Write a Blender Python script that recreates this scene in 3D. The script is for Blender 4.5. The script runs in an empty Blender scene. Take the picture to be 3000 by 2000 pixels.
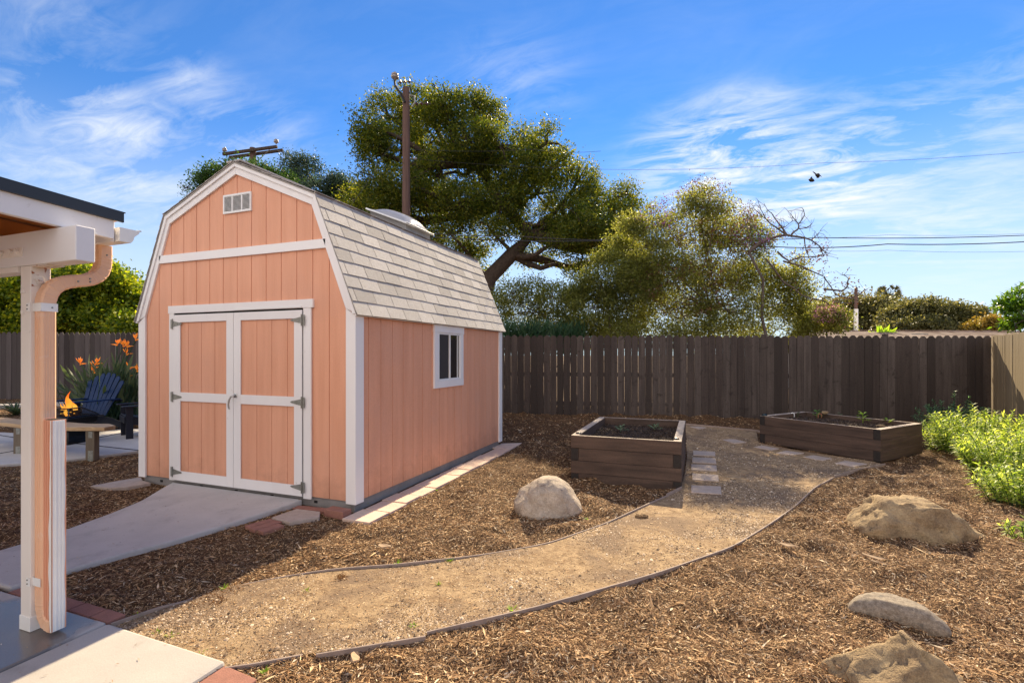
import bpy, bmesh, math, random
import numpy as np
from mathutils import Vector, Matrix
random.seed(7); rng = np.random.default_rng(11)
R = math.radians
scene = bpy.context.scene
COL = scene.collection

# ------------------------------------------------------------------ camera
YAW = -0.364870; FPX = 1445.85; CX, CY, CZ = 4.59376, -3.85218, 1.40522; HY = 1037.7
cd = bpy.data.cameras.new("camera"); cam = bpy.data.objects.new("camera", cd); COL.objects.link(cam)
cam.location = (CX, CY, CZ); cam.rotation_euler = (math.pi/2, 0, -YAW)
cd.sensor_width = 36; cd.lens = FPX*36/3000; cd.shift_y = (HY-1000)/3000
cd.clip_end = 2000; cd.clip_start = .05
scene.camera = cam
SY, CYW = math.sin(YAW), math.cos(YAW)
# ------------------------------------------------------------------ light
SUN_EL, SUN_AZ = R(35.5), R(-2.5)          # azimuth from +Y towards +X
sd = bpy.data.lights.new("sun", 'SUN'); sd.energy = 4.9; sd.angle = R(.5); sd.color = (1, .83, .55)
sun = bpy.data.objects.new("sun", sd); COL.objects.link(sun)
tos = Vector((math.sin(SUN_AZ)*math.cos(SUN_EL), math.cos(SUN_AZ)*math.cos(SUN_EL), math.sin(SUN_EL)))
sun.rotation_euler = tos.to_track_quat('Z', 'Y').to_euler()
w = bpy.data.worlds.new("World"); scene.world = w; w.use_nodes = True
nt = w.node_tree; N, L = nt.nodes, nt.links
bg = N['Background']; bg.inputs['Strength'].default_value = .1
sky = N.new('ShaderNodeTexSky'); sky.sky_type = 'NISHITA'; sky.sun_disc = False
sky.sun_elevation = SUN_EL; sky.sun_rotation = SUN_AZ
sky.dust_density = .0; sky.air_density = 1.0; sky.ozone_density = 1.0; sky.altitude = 0
tc = N.new('ShaderNodeTexCoord')
def wnode(t, **kw):
    n = N.new(t)
    for k, v in kw.items(): setattr(n, k, v)
    return n
def wmath(op, a, b=None, clamp=False):
    n = N.new('ShaderNodeMath'); n.operation = op; n.use_clamp = clamp
    for i, v in enumerate((a, b)):
        if v is None: continue
        if isinstance(v, (int, float)): n.inputs[i].default_value = v
        else: L.new(v, n.inputs[i])
    return n.outputs[0]
def pdir(px, py):
    a = (px-1500)/FPX; b = (HY-py)/FPX
    v = Vector((SY+a*CYW, CYW-a*SY, b)); return v.normalized()
sep = N.new('ShaderNodeSeparateXYZ'); L.new(tc.outputs['Generated'], sep.inputs[0])
# cirrus: stretched noise on a plane high above, gathered in a few banks of cloud
den = wmath('ADD', wmath('MAXIMUM', sep.outputs[2], .0), .16)
cmb = N.new('ShaderNodeCombineXYZ')
L.new(wmath('DIVIDE', sep.outputs[0], den), cmb.inputs[0]); L.new(wmath('DIVIDE', sep.outputs[1], den), cmb.inputs[1])
mp = N.new('ShaderNodeMapping'); mp.inputs['Rotation'].default_value = (0, 0, R(28)); mp.inputs['Scale'].default_value = (.6, 1.25, 1)
L.new(cmb.outputs[0], mp.inputs[0])
nz = N.new('ShaderNodeTexNoise'); nz.inputs['Scale'].default_value = 2.3; nz.inputs['Detail'].default_value = 9
nz.inputs['Roughness'].default_value = .58; nz.inputs['Distortion'].default_value = .9; L.new(mp.outputs[0], nz.inputs['Vector'])
banks = [((300, 370), .14, .75), ((60, 480), .14, .5), ((700, 400), .12, .55), ((330, 530), .15, .6), ((2120, 460), .15, 1.9), ((2380, 520), .17, 1.6),
         ((2700, 430), .16, .75), ((2950, 330), .14, .6), ((2400, 620), .16, .6), ((120, 60), .14, .25), ((560, 260), .08, .5), ((1500, 250), .12, .35), ((2700, 640), .2, .6)]
acc = None
for (px, py), rad, amt in banks:
    v = pdir(px, py)
    dp = N.new('ShaderNodeVectorMath'); dp.operation = 'DISTANCE'
    mulv = N.new('ShaderNodeVectorMath'); mulv.operation = 'MULTIPLY'; mulv.inputs[1].default_value = (1, 1, 1.7)
    L.new(tc.outputs['Generated'], mulv.inputs[0]); L.new(mulv.outputs[0], dp.inputs[0]); dp.inputs[1].default_value = (v.x, v.y, v.z*1.7)
    m = N.new('ShaderNodeMapRange'); m.interpolation_type = 'SMOOTHSTEP'
    m.inputs[1].default_value = rad*1.5; m.inputs[2].default_value = 0; m.inputs[3].default_value = 0; m.inputs[4].default_value = amt
    L.new(dp.outputs['Value'], m.inputs[0])
    acc = m.outputs[0] if acc is None else wmath('MAXIMUM', acc, m.outputs[0])
base = wmath('ADD', acc, .05)
nz2 = N.new('ShaderNodeTexNoise'); nz2.inputs['Scale'].default_value = 7.5; nz2.inputs['Detail'].default_value = 8; nz2.inputs['Roughness'].default_value = .65; nz2.inputs['Distortion'].default_value = 1.4; L.new(mp.outputs[0], nz2.inputs['Vector'])
cl = wmath('MULTIPLY', wmath('MULTIPLY', wmath('SUBTRACT', wmath('ADD', wmath('MULTIPLY', nz.outputs[0], .68), wmath('MULTIPLY', nz2.outputs[0], .32)), .445, True), 5.2), base, True)
hz = N.new('ShaderNodeMapRange'); hz.interpolation_type = 'SMOOTHSTEP'
hz.inputs[1].default_value = .42; hz.inputs[2].default_value = .02; hz.inputs[3].default_value = 0.0; hz.inputs[4].default_value = .8
L.new(sep.outputs[2], hz.inputs[0])
tint = N.new('ShaderNodeMixRGB'); tint.blend_type = 'MULTIPLY'; tint.inputs[0].default_value = 1; tint.inputs[2].default_value = (.25, .50, .80, 1)
L.new(sky.outputs[0], tint.inputs[1])
mx0 = N.new('ShaderNodeMixRGB'); L.new(hz.outputs[0], mx0.inputs[0]); L.new(tint.outputs[0], mx0.inputs[1]); mx0.inputs[2].default_value = (4.1, 4.5, 4.8, 1)
mx1 = N.new('ShaderNodeMixRGB'); L.new(cl, mx1.inputs[0]); L.new(mx0.outputs[0], mx1.inputs[1]); mx1.inputs[2].default_value = (4.7, 4.9, 5.1, 1)
# added fill: unseen bright cloud over the sky behind the viewer, lights shaded fronts
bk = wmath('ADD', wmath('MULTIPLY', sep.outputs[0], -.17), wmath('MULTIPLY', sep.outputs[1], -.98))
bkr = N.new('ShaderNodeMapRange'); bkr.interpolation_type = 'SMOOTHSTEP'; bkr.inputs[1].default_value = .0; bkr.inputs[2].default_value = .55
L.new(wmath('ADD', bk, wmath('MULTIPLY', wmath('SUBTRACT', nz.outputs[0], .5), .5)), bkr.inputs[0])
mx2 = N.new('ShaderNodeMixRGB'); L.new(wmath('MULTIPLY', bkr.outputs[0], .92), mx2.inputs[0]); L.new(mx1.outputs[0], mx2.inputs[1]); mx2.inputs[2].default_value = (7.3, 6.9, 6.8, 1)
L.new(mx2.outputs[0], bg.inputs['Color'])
scene.view_settings.view_transform = 'Standard'; scene.view_settings.look = 'None'
scene.view_settings.exposure = 1.1; scene.view_settings.gamma = 1
scene.cycles.max_bounces = 8; scene.cycles.transparent_max_bounces = 8
try:
    scene.cycles.use_denoising = True
except Exception: pass

# ------------------------------------------------------------------ ground shape
def sstep(t): t = np.clip(t, 0, 1); return t*t*(3-2*t)
def fwof(x, y): return (x-CX)*SY+(y-CY)*CYW
def G(x, y):
    return -.1+.17*sstep((fwof(np.asarray(x, float), np.asarray(y, float))-7.5)/3.5)
def H(x, y):
    x = np.asarray(x, float); y = np.asarray(y, float)
    return G(x, y)+.006*np.sin(x*3.1+1.3*np.sin(y*2.3))*np.cos(y*2.7+.8*np.sin(x*1.9))
def gp(x, y, dz=0.): return Vector((x, y, float(G(x, y))+dz))
def at(px, py, fw):
    a = (px-1500)/FPX
    return Vector((CX+fw*(SY+a*CYW), CY+fw*(CYW-a*SY), CZ-(py-HY)*fw/FPX))
def onz(px, py, z):
    return at(px, py, FPX*(CZ-z)/(py-HY))
def ong(px, py, dz=0.):
    z = -.1
    for _ in range(25):
        p = onz(px, py, z+dz); z = .5*z+.5*float(G(p.x, p.y))
    return onz(px, py, z+dz)

# ------------------------------------------------------------------ materials
MATS = {}
def mat(name, col, rough=.7, col2=None, nscale=8., nfac=1., bump=None, isl=None, stretch=(1, 1, 1), transl=None, metal=0., spec=.4, blotch=None, coat=0., detail=6, grain=None):
    m = bpy.data.materials.new(name); m.use_nodes = True; t = m.node_tree; n, l = t.nodes, t.links
    b = n['Principled BSDF']; b.inputs['Roughness'].default_value = rough; b.inputs['Metallic'].default_value = metal
    b.inputs['Specular IOR Level'].default_value = spec; b.inputs['Coat Weight'].default_value = coat
    tco = n.new('ShaderNodeTexCoord'); mapp = n.new('ShaderNodeMapping'); mapp.inputs['Scale'].default_value = stretch
    l.new(tco.outputs['Object'], mapp.inputs[0])
    cur = None
    def rgb(c):
        x = n.new('ShaderNodeRGB'); x.outputs[0].default_value = (*c, 1); return x.outputs[0]
    def mix(f, a, bb, bt='MIX'):
        x = n.new('ShaderNodeMixRGB'); x.blend_type = bt
        if isinstance(f, (int, float)): x.inputs[0].default_value = f
        else: l.new(f, x.inputs[0])
        l.new(a, x.inputs[1]); l.new(bb, x.inputs[2]); return x.outputs[0]
    def noise(sc, det=6, r=.6, dist=0, vec=None):
        x = n.new('ShaderNodeTexNoise'); x.inputs['Scale'].default_value = sc; x.inputs['Detail'].default_value = det
        x.inputs['Roughness'].default_value = r; x.inputs['Distortion'].default_value = dist
        l.new(vec or mapp.outputs[0], x.inputs['Vector']); return x.outputs[0]
    def ramp(f, lo, hi):
        x = n.new('ShaderNodeMapRange'); x.inputs[1].default_value = lo; x.inputs[2].default_value = hi; l.new(f, x.inputs[0]); return x.outputs[0]
    if isl:
        geo = n.new('ShaderNodeNewGeometry'); cr = n.new('ShaderNodeValToRGB'); l.new(geo.outputs['Random Per Island'], cr.inputs[0])
        e = cr.color_ramp.elements
        while len(e) < len(isl): e.new(.5)
        for k, (p, c) in enumerate(isl): e[k].position = p; e[k].color = (*c, 1)
        cur = cr.outputs[0]
        if col is not None and col2 is None: pass
    else: cur = rgb(col)
    if col2 is not None:
        f = ramp(noise(nscale, detail), .36, .64)
        mm = n.new('ShaderNodeMath'); mm.operation = 'MULTIPLY'; mm.inputs[1].default_value = nfac; l.new(f, mm.inputs[0])
        cur = mix(mm.outputs[0], cur, rgb(col2))
    if blotch:
        sc, c, lo, hi = blotch
        cur = mix(ramp(noise(sc, 4, .6, .5, tco.outputs['Object']), lo, hi), cur, rgb(c))
    if grain:
        gs, amt = grain
        x = noise(gs, 2, .8, 0, tco.outputs['Object'])
        mr = n.new('ShaderNodeMapRange'); mr.inputs[1].default_value = .3; mr.inputs[2].default_value = .7; mr.inputs[3].default_value = 1-amt; mr.inputs[4].default_value = 1+amt
        l.new(x, mr.inputs[0]); hs = n.new('ShaderNodeHueSaturation'); l.new(mr.outputs[0], hs.inputs['Value']); l.new(cur, hs.inputs['Color']); cur = hs.outputs[0]
    l.new(cur, b.inputs['Base Color'])
    if bump:
        prev = None
        for bs, st, dist, obj in bump:
            bn = n.new('ShaderNodeBump'); bn.inputs['Strength'].default_value = st; bn.inputs['Distance'].default_value = dist
            l.new(noise(bs, 5, .65, 0, None if obj else tco.outputs['Object']), bn.inputs['Height'])
            if prev: l.new(prev, bn.inputs['Normal'])
            prev = bn.outputs[0]
        l.new(prev, b.inputs['Normal'])
    if transl:
        fac, tcol = transl
        tr = n.new('ShaderNodeBsdfTranslucent'); ms = n.new('ShaderNodeMixShader'); ms.inputs[0].default_value = fac
        hm = mix(1., cur, rgb(tcol), 'MULTIPLY'); l.new(hm, tr.inputs[0])
        l.new(b.outputs[0], ms.inputs[1]); l.new(tr.outputs[0], ms.inputs[2]); l.new(ms.outputs[0], n['Material Output'].inputs[0])
    m['keep'] = 1; MATS[name] = m; return m
def emis(name, c1, strength):
    m = bpy.data.materials.new(name); m.use_nodes = True; n = m.node_tree.nodes; l = m.node_tree.links
    b = n['Principled BSDF']; b.inputs['Base Color'].default_value = (*c1, 1); b.inputs['Emission Color'].default_value = (*c1, 1); b.inputs['Emission Strength'].default_value = strength
    return m

# ------------------------------------------------------------------ mesh helpers
ORG = {}
def link(name, me, m, parent, mod=None):
    o = bpy.data.objects.new(name, me); COL.objects.link(o)
    if m is not None: me.materials.append(m)
    off = Vector((0, 0, 0))
    if parent is not None:
        o.parent = parent; off = ORG.get(parent.name, Vector((0, 0, 0)))
        if off.length: me.transform(Matrix.Translation(-off))
    ORG[o.name] = off.copy() if parent is not None else Vector((0, 0, 0))
    return o
def tag(o, label, cat, group=None, kind=None):
    if label: o['label'] = label
    if cat: o['category'] = cat
    if group: o['group'] = group
    if kind: o['kind'] = kind
    return o
def thing(name, loc, label, cat, group=None):
    o = bpy.data.objects.new(name, None); COL.objects.link(o); o.location = loc; ORG[o.name] = Vector(loc)
    o.empty_display_size = .1
    return tag(o, label, cat, group)
class MB:
    def __init__(s): s.v = []; s.f = []
    def add(s, vs, fs):
        k = len(s.v); s.v += [tuple(v) for v in vs]; s.f += [tuple(i+k for i in f) for f in fs]; return s
    def box(s, x0, x1, y0, y1, z0, z1):
        return s.add([(x0, y0, z0), (x1, y0, z0), (x1, y1, z0), (x0, y1, z0), (x0, y0, z1), (x1, y0, z1), (x1, y1, z1), (x0, y1, z1)],
                     [(0, 3, 2, 1), (4, 5, 6, 7), (0, 1, 5, 4), (1, 2, 6, 5), (2, 3, 7, 6), (3, 0, 4, 7)])
    def obox(s, c, ax, ay, az, hx, hy, hz):
        c = Vector(c); ax = Vector(ax).normalized()*hx; ay = Vector(ay).normalized()*hy; az = Vector(az).normalized()*hz
        vs = [c+sx*ax+sy*ay+sz*az for sz in (-1, 1) for sx, sy in ((-1, -1), (1, -1), (1, 1), (-1, 1))]
        return s.add(vs, [(0, 3, 2, 1), (4, 5, 6, 7), (0, 1, 5, 4), (1, 2, 6, 5), (2, 3, 7, 6), (3, 0, 4, 7)])
    def bar(s, p0, p1, wdt, thk, up=(0, 0, 1)):
        p0 = Vector(p0); p1 = Vector(p1); d = p1-p0; sd_ = d.cross(Vector(up))
        if sd_.length < 1e-6: sd_ = d.cross(Vector((1, 0, 0)))
        u = sd_.cross(d); return s.obox((p0+p1)/2, d, sd_, u, d.length/2, wdt/2, thk/2)
    def prism(s, pts, off):
        n = len(pts); off = Vector(off); pts = [Vector(p) for p in pts]
        return s.add(pts+[p+off for p in pts], [tuple(range(n)), tuple(range(2*n-1, n-1, -1))]+[(i, i+n, (i+1) % n+n, (i+1) % n) for i in range(n)])
    def tube(s, pts, rad, sides=8, cap=True, sq=None):
        pts = [Vector(p) for p in pts]; n = len(pts)
        if not hasattr(rad, '__len__'): rad = [rad]*n
        vs = []; t0 = (pts[1]-pts[0]).normalized(); u = t0.orthogonal().normalized()
        if abs(t0.z) < .95: u = Vector((0, 0, 1))-t0*t0.z; u.normalize()
        for i, p in enumerate(pts):
            t = (pts[min(i+1, n-1)]-pts[max(i-1, 0)])
            if t.length < 1e-9: t = t0
            t.normalize(); u = (u-t*u.dot(t)).normalized(); b = t.cross(u)
            for k in range(sides):
                a = 2*math.pi*k/sides; vs.append(p+rad[i]*(math.cos(a)*u+math.sin(a)*b))
        fs = [(i*sides+k, i*sides+(k+1) % sides, (i+1)*sides+(k+1) % sides, (i+1)*sides+k) for i in range(n-1) for k in range(sides)]
        if cap: fs += [tuple(range(sides-1, -1, -1)), tuple((n-1)*sides+k for k in range(sides))]
        return s.add(vs, fs)
    def rtube(s, pts, side, hw, ht, ribs=None):
        # rectangular pipe: half width hw along 'side' and ht across
        pts = [Vector(p) for p in pts]; n = len(pts); side = Vector(side).normalized(); vs = []
        prof = []
        c = .25
        for sx, sy in ((1, 1), (-1, 1), (-1, -1), (1, -1)):
            if sx*sy > 0: prof += [(sx*1, sy*(1-c)), (sx*(1-c), sy*1)]
            else: prof += [(sx*(1-c), sy*1), (sx*1, sy*(1-c))]
        m_ = len(prof)
        for i, p in enumerate(pts):
            t = (pts[min(i+1, n-1)]-pts[max(i-1, 0)]).normalized(); b = t.cross(side).normalized(); sc = 1 if ribs is None else ribs[i]
            vs += [p+side*hw*a*sc+b*ht*q*sc for a, q in prof]
        fs = [(i*m_+k, i*m_+(k+1) % m_, (i+1)*m_+(k+1) % m_, (i+1)*m_+k) for i in range(n-1) for k in range(m_)]
        fs += [tuple(range(m_-1, -1, -1)), tuple((n-1)*m_+k for k in range(m_))]
        return s.add(vs, fs)
    def lathe(s, c, prof, sides=16, sq=False):
        c = Vector(c); vs = []
        for r_, z in prof:
            for k in range(sides):
                a = 2*math.pi*(k+.5)/sides; q = 1/max(abs(math.cos(a)), abs(math.sin(a))) if sq else 1
                vs.append(c+Vector((r_*q*math.cos(a), r_*q*math.sin(a), z)))
        n = len(prof); fs = [(i*sides+k, i*sides+(k+1) % sides, (i+1)*sides+(k+1) % sides, (i+1)*sides+k) for i in range(n-1) for k in range(sides)]
        fs += [tuple(range(sides-1, -1, -1)), tuple((n-1)*sides+k for k in range(sides))]
        return s.add(vs, fs)
    def build(s, name, m, parent=None, smooth=False, bevel=0, subd=0, xf=None):
        me = bpy.data.meshes.new(name); me.from_pydata(s.v, [], s.f)
        if xf is not None: me.transform(xf)
        bm = bmesh.new(); bm.from_mesh(me); bmesh.ops.recalc_face_normals(bm, faces=bm.faces); bm.to_mesh(me); bm.free()
        if smooth: me.polygons.foreach_set('use_smooth', [True]*len(me.polygons))
        o = link(name, me, m, parent)
        if bevel:
            b = o.modifiers.new('bevel', 'BEVEL'); b.width = bevel; b.segments = 2; b.limit_method = 'ANGLE'; b.angle_limit = R(40)
        if subd:
            b = o.modifiers.new('sub', 'SUBSURF'); b.levels = subd; b.render_levels = subd
        return o
def np_mesh(name, V, F, m, parent=None, smooth=False):
    """V (n,3); F list of arrays (k, nverts)"""
    me = bpy.data.meshes.new(name); V = np.asarray(V, np.float32)
    if parent is not None:
        off = ORG.get(parent.name)
        if off is not None: V = V-np.array(off, np.float32)
    me.vertices.add(len(V)); me.vertices.foreach_set('co', V.ravel())
    li = np.concatenate([f.ravel() for f in F]).astype(np.int32)
    tot = np.concatenate([np.full(len(f), f.shape[1], np.int32) for f in F]); st = np.concatenate([[0], np.cumsum(tot)[:-1]]).astype(np.int32)
    me.loops.add(len(li)); me.loops.foreach_set('vertex_index', li)
    me.polygons.add(len(tot)); me.polygons.foreach_set('loop_start', st); me.polygons.foreach_set('loop_total', tot)
    me.update(calc_edges=True); me.validate()
    if smooth: me.polygons.foreach_set('use_smooth', [True]*len(me.polygons))
    o = bpy.data.objects.new(name, me); COL.objects.link(o); me.materials.append(m)
    if parent is not None: o.parent = parent; ORG[o.name] = ORG.get(parent.name, Vector((0, 0, 0)))
    else: ORG[o.name] = Vector((0, 0, 0))
    return o
def nrm(a): return a/np.maximum(np.linalg.norm(a, axis=-1, keepdims=True), 1e-9)
def rdir(n): return nrm(rng.normal(size=(n, 3)))
def leaf_quads(C, D, U, ln, wd):
    """rhombic leaves folded a little; C base, D dir, U side dir"""
    n = len(C); ln = np.broadcast_to(ln, n)[:, None]; wd = np.broadcast_to(wd, n)[:, None]
    S = nrm(np.cross(D, U)); Nn = np.cross(S, D)
    V = np.stack([C, C+D*ln*.45+S*wd*.5+Nn*wd*.12, C+D*ln, C+D*ln*.45-S*wd*.5+Nn*wd*.12], 1).reshape(-1, 3)
    return V, np.arange(n*4).reshape(n, 4)
def blades(C, D, U, ln, wd, bend, prof=((0, .25), (.3, 1), (.68, .8), (1, 0))):
    """long bent leaves, vectorised"""
    n = len(C); ln = np.broadcast_to(ln, n)[:, None]; wd = np.broadcast_to(wd, n)[:, None]; bend = np.broadcast_to(bend, n)[:, None]
    S = nrm(np.cross(D, U)); Nn = np.cross(S, D); rows = []
    for t, wf in prof:
        P = C+D*ln*(t-.18*np.abs(bend)*t*t)-Nn*ln*bend*t*t
        if wf > 0: rows += [P+S*wd*.5*wf, P-S*wd*.5*wf]
        else: rows += [P]
    k = len(rows); V = np.stack(rows, 1).reshape(-1, 3); b = (np.arange(n)*k)[:, None]; quads = []
    m_ = len(prof)
    for i in range(m_-2): quads.append(b+np.array([[2*i, 2*i+1, 2*i+3, 2*i+2]]))
    tri = b+np.array([[2*(m_-2), 2*(m_-2)+1, 2*(m_-1)]])
    return V, [np.concatenate(quads), tri]
def inpoly(x, y, poly):
    ins = np.zeros(len(x), bool); n = len(poly)
    for i in range(n):
        x0, y0 = poly[i][0], poly[i][1]; x1, y1 = poly[(i+1) % n][0], poly[(i+1) % n][1]
        c = ((y0 > y) != (y1 > y)) & (x < (x1-x0)*(y-y0)/((y1-y0) if y1 != y0 else 1e-9)+x0); ins ^= c
    return ins
def resample(pts, n):
    P = np.array([(p[0], p[1]) for p in pts], float); d = np.r_[0, np.cumsum(np.linalg.norm(np.diff(P, axis=0), axis=1))]
    t = np.linspace(0, d[-1], n); return np.stack([np.interp(t, d, P[:, 0]), np.interp(t, d, P[:, 1])], 1)
def smooth_line(pts, n):
    P = resample(pts, n)
    for _ in range(max(2, n//14)): P[1:-1] = (P[:-2]+2*P[1:-1]+P[2:])/4
    return P

# ------------------------------------------------------------------ the palette
M_SID = mat('painted_siding_peach', (.79, .39, .245), .62, (.70, .325, .195), 9, .8, bump=[(60, .6, .006, True), (200, .4, .003, False)], stretch=(1, 1, .07), grain=(110, .08), blotch=(1.3, (.72, .36, .235), .5, .75))
_t = M_SID.node_tree; _n, _l = _t.nodes, _t.links; _b = _n['Principled BSDF']; _src = _b.inputs['Base Color'].links[0].from_socket
_tc = _n.new('ShaderNodeTexCoord'); _s = _n.new('ShaderNodeSeparateXYZ'); _l.new(_tc.outputs['Object'], _s.inputs[0])
_q = _n.new('ShaderNodeTexNoise'); _q.inputs['Scale'].default_value = 7; _q.inputs['Detail'].default_value = 8; _q.inputs['Roughness'].default_value = .7; _l.new(_tc.outputs['Object'], _q.inputs['Vector'])
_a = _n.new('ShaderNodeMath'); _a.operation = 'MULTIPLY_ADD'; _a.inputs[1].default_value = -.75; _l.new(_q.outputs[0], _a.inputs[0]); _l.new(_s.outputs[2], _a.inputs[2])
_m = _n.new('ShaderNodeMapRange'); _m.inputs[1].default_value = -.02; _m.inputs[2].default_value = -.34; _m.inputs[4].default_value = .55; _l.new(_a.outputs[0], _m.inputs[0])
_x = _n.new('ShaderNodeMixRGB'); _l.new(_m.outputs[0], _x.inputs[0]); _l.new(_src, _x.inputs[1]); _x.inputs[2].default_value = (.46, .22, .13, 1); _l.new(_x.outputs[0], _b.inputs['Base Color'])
M_TRIM = mat('painted_trim_white', (.86, .83, .82), .5, (.80, .76, .75), 2.5, .7, bump=[(60, .3, .003, True), (200, .2, .0015, False)], stretch=(1, 1, .2), blotch=(14, (.6, .54, .48), .68, .8))
M_TRIMH = mat('painted_trim_white_level', (.86, .83, .82), .5, (.80, .76, .75), 2.5, .7, bump=[(60, .3, .003, True)], stretch=(.15, 1, 1))
M_SHIN = mat('asphalt_shingle', None, .9, (.30, .25, .2), 30, .25, isl=[(0, (.38, .35, .335)), (.5, (.48, .445, .425)), (1, (.57, .53, .51))], bump=[(350, .9, .004, False)], grain=(420, .35), spec=.25)
PATZ = -.065
M_CONC = mat('concrete', (.46, .42, .385), .85, (.39, .355, .33), 2.2, .8, bump=[(160, .35, .003, False), (9, .15, .004, False)], grain=(220, .09), blotch=(5, (.31, .275, .245), .56, .80))
M_CONCG = mat('grey_concrete', (.53, .495, .475), .85, (.44, .41, .395), 2.2, .8, bump=[(160, .35, .003, False), (9, .15, .004, False)], grain=(220, .09), blotch=(5, (.37, .34, .325), .56, .80))
M_FOUND = mat('foundation_concrete', (.28, .26, .25), .9, (.20, .185, .18), 5, .8, bump=[(90, .4, .004, False)], grain=(150, .12))
M_METAL = mat('galvanised_metal', (.33, .33, .30), .5, (.22, .215, .19), 30, .8, metal=.75, bump=[(60, .1, .001, False)])
M_DARK = mat('dark_gap', (.015, .013, .012), .9)
M_VINYL = mat('window_vinyl', (.82, .81, .80), .4)
M_GLASS = mat('window_glass', (.02, .02, .022), .04, spec=.8, coat=.5)
M_SCREEN = mat('insect_screen', (.045, .04, .038), .8, grain=(900, .3))
M_DOWN = mat('downspout_paint_peach', (.89, .54, .34), .42, (.85, .50, .31), 3, .7, bump=[(5, .1, .004, False)], blotch=(11, (.88, .62, .48), .6, .8))
M_DOWN2 = mat('downspout_paint_salmon', (.80, .38, .24), .42, (.76, .35, .21), 3, .7)
M_WHITEM = mat('white_enamel', (.90, .885, .86), .32, (.80, .77, .72), 6, .5)
M_RUST = mat('rusty_white_plate', (.74, .68, .62), .6, (.70, .64, .57), 4, .5, blotch=(26, (.33, .10, .025), .54, .62))
M_POST = mat('painted_post_cream', (.88, .81, .74), .5, (.82, .75, .68), 2, .8, bump=[(50, .3, .003, True)], stretch=(1, 1, .2), blotch=(16, (.6, .52, .45), .7, .8))
M_EDGE = mat('roof_edge_metal', (.035, .04, .048), .45)
M_PLY = mat('soffit_plywood', (.50, .22, .07), .7, (.38, .16, .05), 3, .8, stretch=(1, .1, 1))
M_FEN = mat('weathered_fence_boards', None, .85, (.028, .02, .018), 5, .6, isl=[(0, (.038, .027, .022)), (.35, (.068, .049, .041)), (.7, (.11, .085, .073)), (1, (.05, .036, .03))], stretch=(3, 3, .18), bump=[(30, .5, .004, True)], blotch=(7, (.036, .026, .022), .58, .72), grain=(55, .2))
M_FENG = mat('weathered_fence_boards_grey', None, .85, (.05, .038, .036), 5, .5, isl=[(0, (.035, .025, .023)), (.4, (.07, .055, .051)), (.75, (.13, .105, .10)), (1, (.05, .036, .033))], stretch=(3, 3, .18), bump=[(30, .5, .004, True)])
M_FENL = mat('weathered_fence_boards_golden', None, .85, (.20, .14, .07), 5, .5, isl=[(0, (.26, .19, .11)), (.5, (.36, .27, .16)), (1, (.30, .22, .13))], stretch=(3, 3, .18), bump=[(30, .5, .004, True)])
M_BED = mat('stained_timber', None, .75, (.035, .022, .017), 6, .75, isl=[(0, (.085, .052, .038)), (.5, (.13, .08, .057)), (1, (.105, .064, .046))], stretch=(.25, .25, 2.5), bump=[(40, .4, .003, True)], grain=(60, .12))
M_BEDT = mat('grey_weathered_timber', (.50, .41, .34), .85, (.28, .22, .18), 10, .8, stretch=(1, .15, 1), bump=[(40, .5, .003, True)])
M_SOIL = mat('potting_soil', None, .95, isl=[(0, (.02, .013, .009)), (.6, (.07, .045, .032)), (1, (.17, .12, .09))])
M_GROUND = mat('mulch_ground', (.06, .033, .018), .95, (.17, .098, .05), 34, .8, bump=[(26, .9, .03, True), (90, .8, .01, False)], stretch=(1, 1, 1), blotch=(3, (.11, .06, .032), .5, .7), grain=(90, .3), spec=.15)
M_CHIP = mat('shredded_bark', None, .85, isl=[(0, (.035, .017, .008)), (.25, (.115, .055, .026)), (.5, (.29, .155, .072)), (.78, (.51, .305, .15)), (.94, (.74, .52, .30)), (1, (.85, .70, .5))], spec=.25)
M_PATH = mat('decomposed_granite', (.43, .30, .175), .95, (.20, .125, .07), 16, .8, bump=[(70, .9, .012, False), (14, .5, .02, False), (230, .6, .004, False)], blotch=(2.1, (.22, .15, .098), .47, .62), grain=(140, .26), spec=.2)
M_GRIT = mat('grit_grains', None, .9, isl=[(0, (.05, .03, .018)), (.5, (.2, .13, .08)), (.8, (.5, .36, .24)), (1, (.75, .62, .48))])
M_BOARD = mat('bender_board', (.33, .25, .21), .8, (.22, .165, .14), 12, .7, bump=[(60, .4, .002, False)])
M_PAVER = mat('concrete_paver', None, .85, (.56, .40, .32), 20, .35, isl=[(0, (.66, .50, .40)), (.5, (.62, .44, .35)), (1, (.68, .54, .44))], bump=[(200, .3, .002, False)], grain=(240, .08), blotch=(6, (.5, .38, .3), .6, .75))
M_BRICK = mat('red_brick_paver', None, .85, (.22, .10, .075), 18, .5, isl=[(0, (.30, .13, .095)), (1, (.38, .18, .13))], bump=[(120, .5, .004, False)], grain=(150, .15))
M_STEP = mat('stepping_stone', None, .95, (.34, .27, .22), 16, .6, isl=[(0, (.44, .34, .29)), (1, (.52, .42, .35))], bump=[(120, .4, .004, False)], grain=(200, .12))
M_BARK = mat('tree_bark', (.085, .058, .042), .9, (.035, .024, .019), 14, .8, bump=[(20, .8, .03, False)])
M_TWIG = mat('grey_bare_bark', (.15, .12, .10), .9, (.08, .06, .05), 20, .7)
M_POLE = mat('weathered_pole_wood', (.17, .10, .08), .9, (.09, .055, .045), 6, .8, stretch=(6, 6, .25), bump=[(20, .6, .01, True)])
M_PORC = mat('glazed_insulator', (.35, .30, .28), .25, spec=.7)
M_PORCB = mat('brown_insulator', (.10, .035, .02), .25, spec=.7)
M_WIRE = mat('wire', (.05, .05, .055), .6)
M_NAVY = mat('navy_painted_wood', (.005, .025, .09), .6, (.004, .02, .07), 8, .6, spec=.2)
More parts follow.
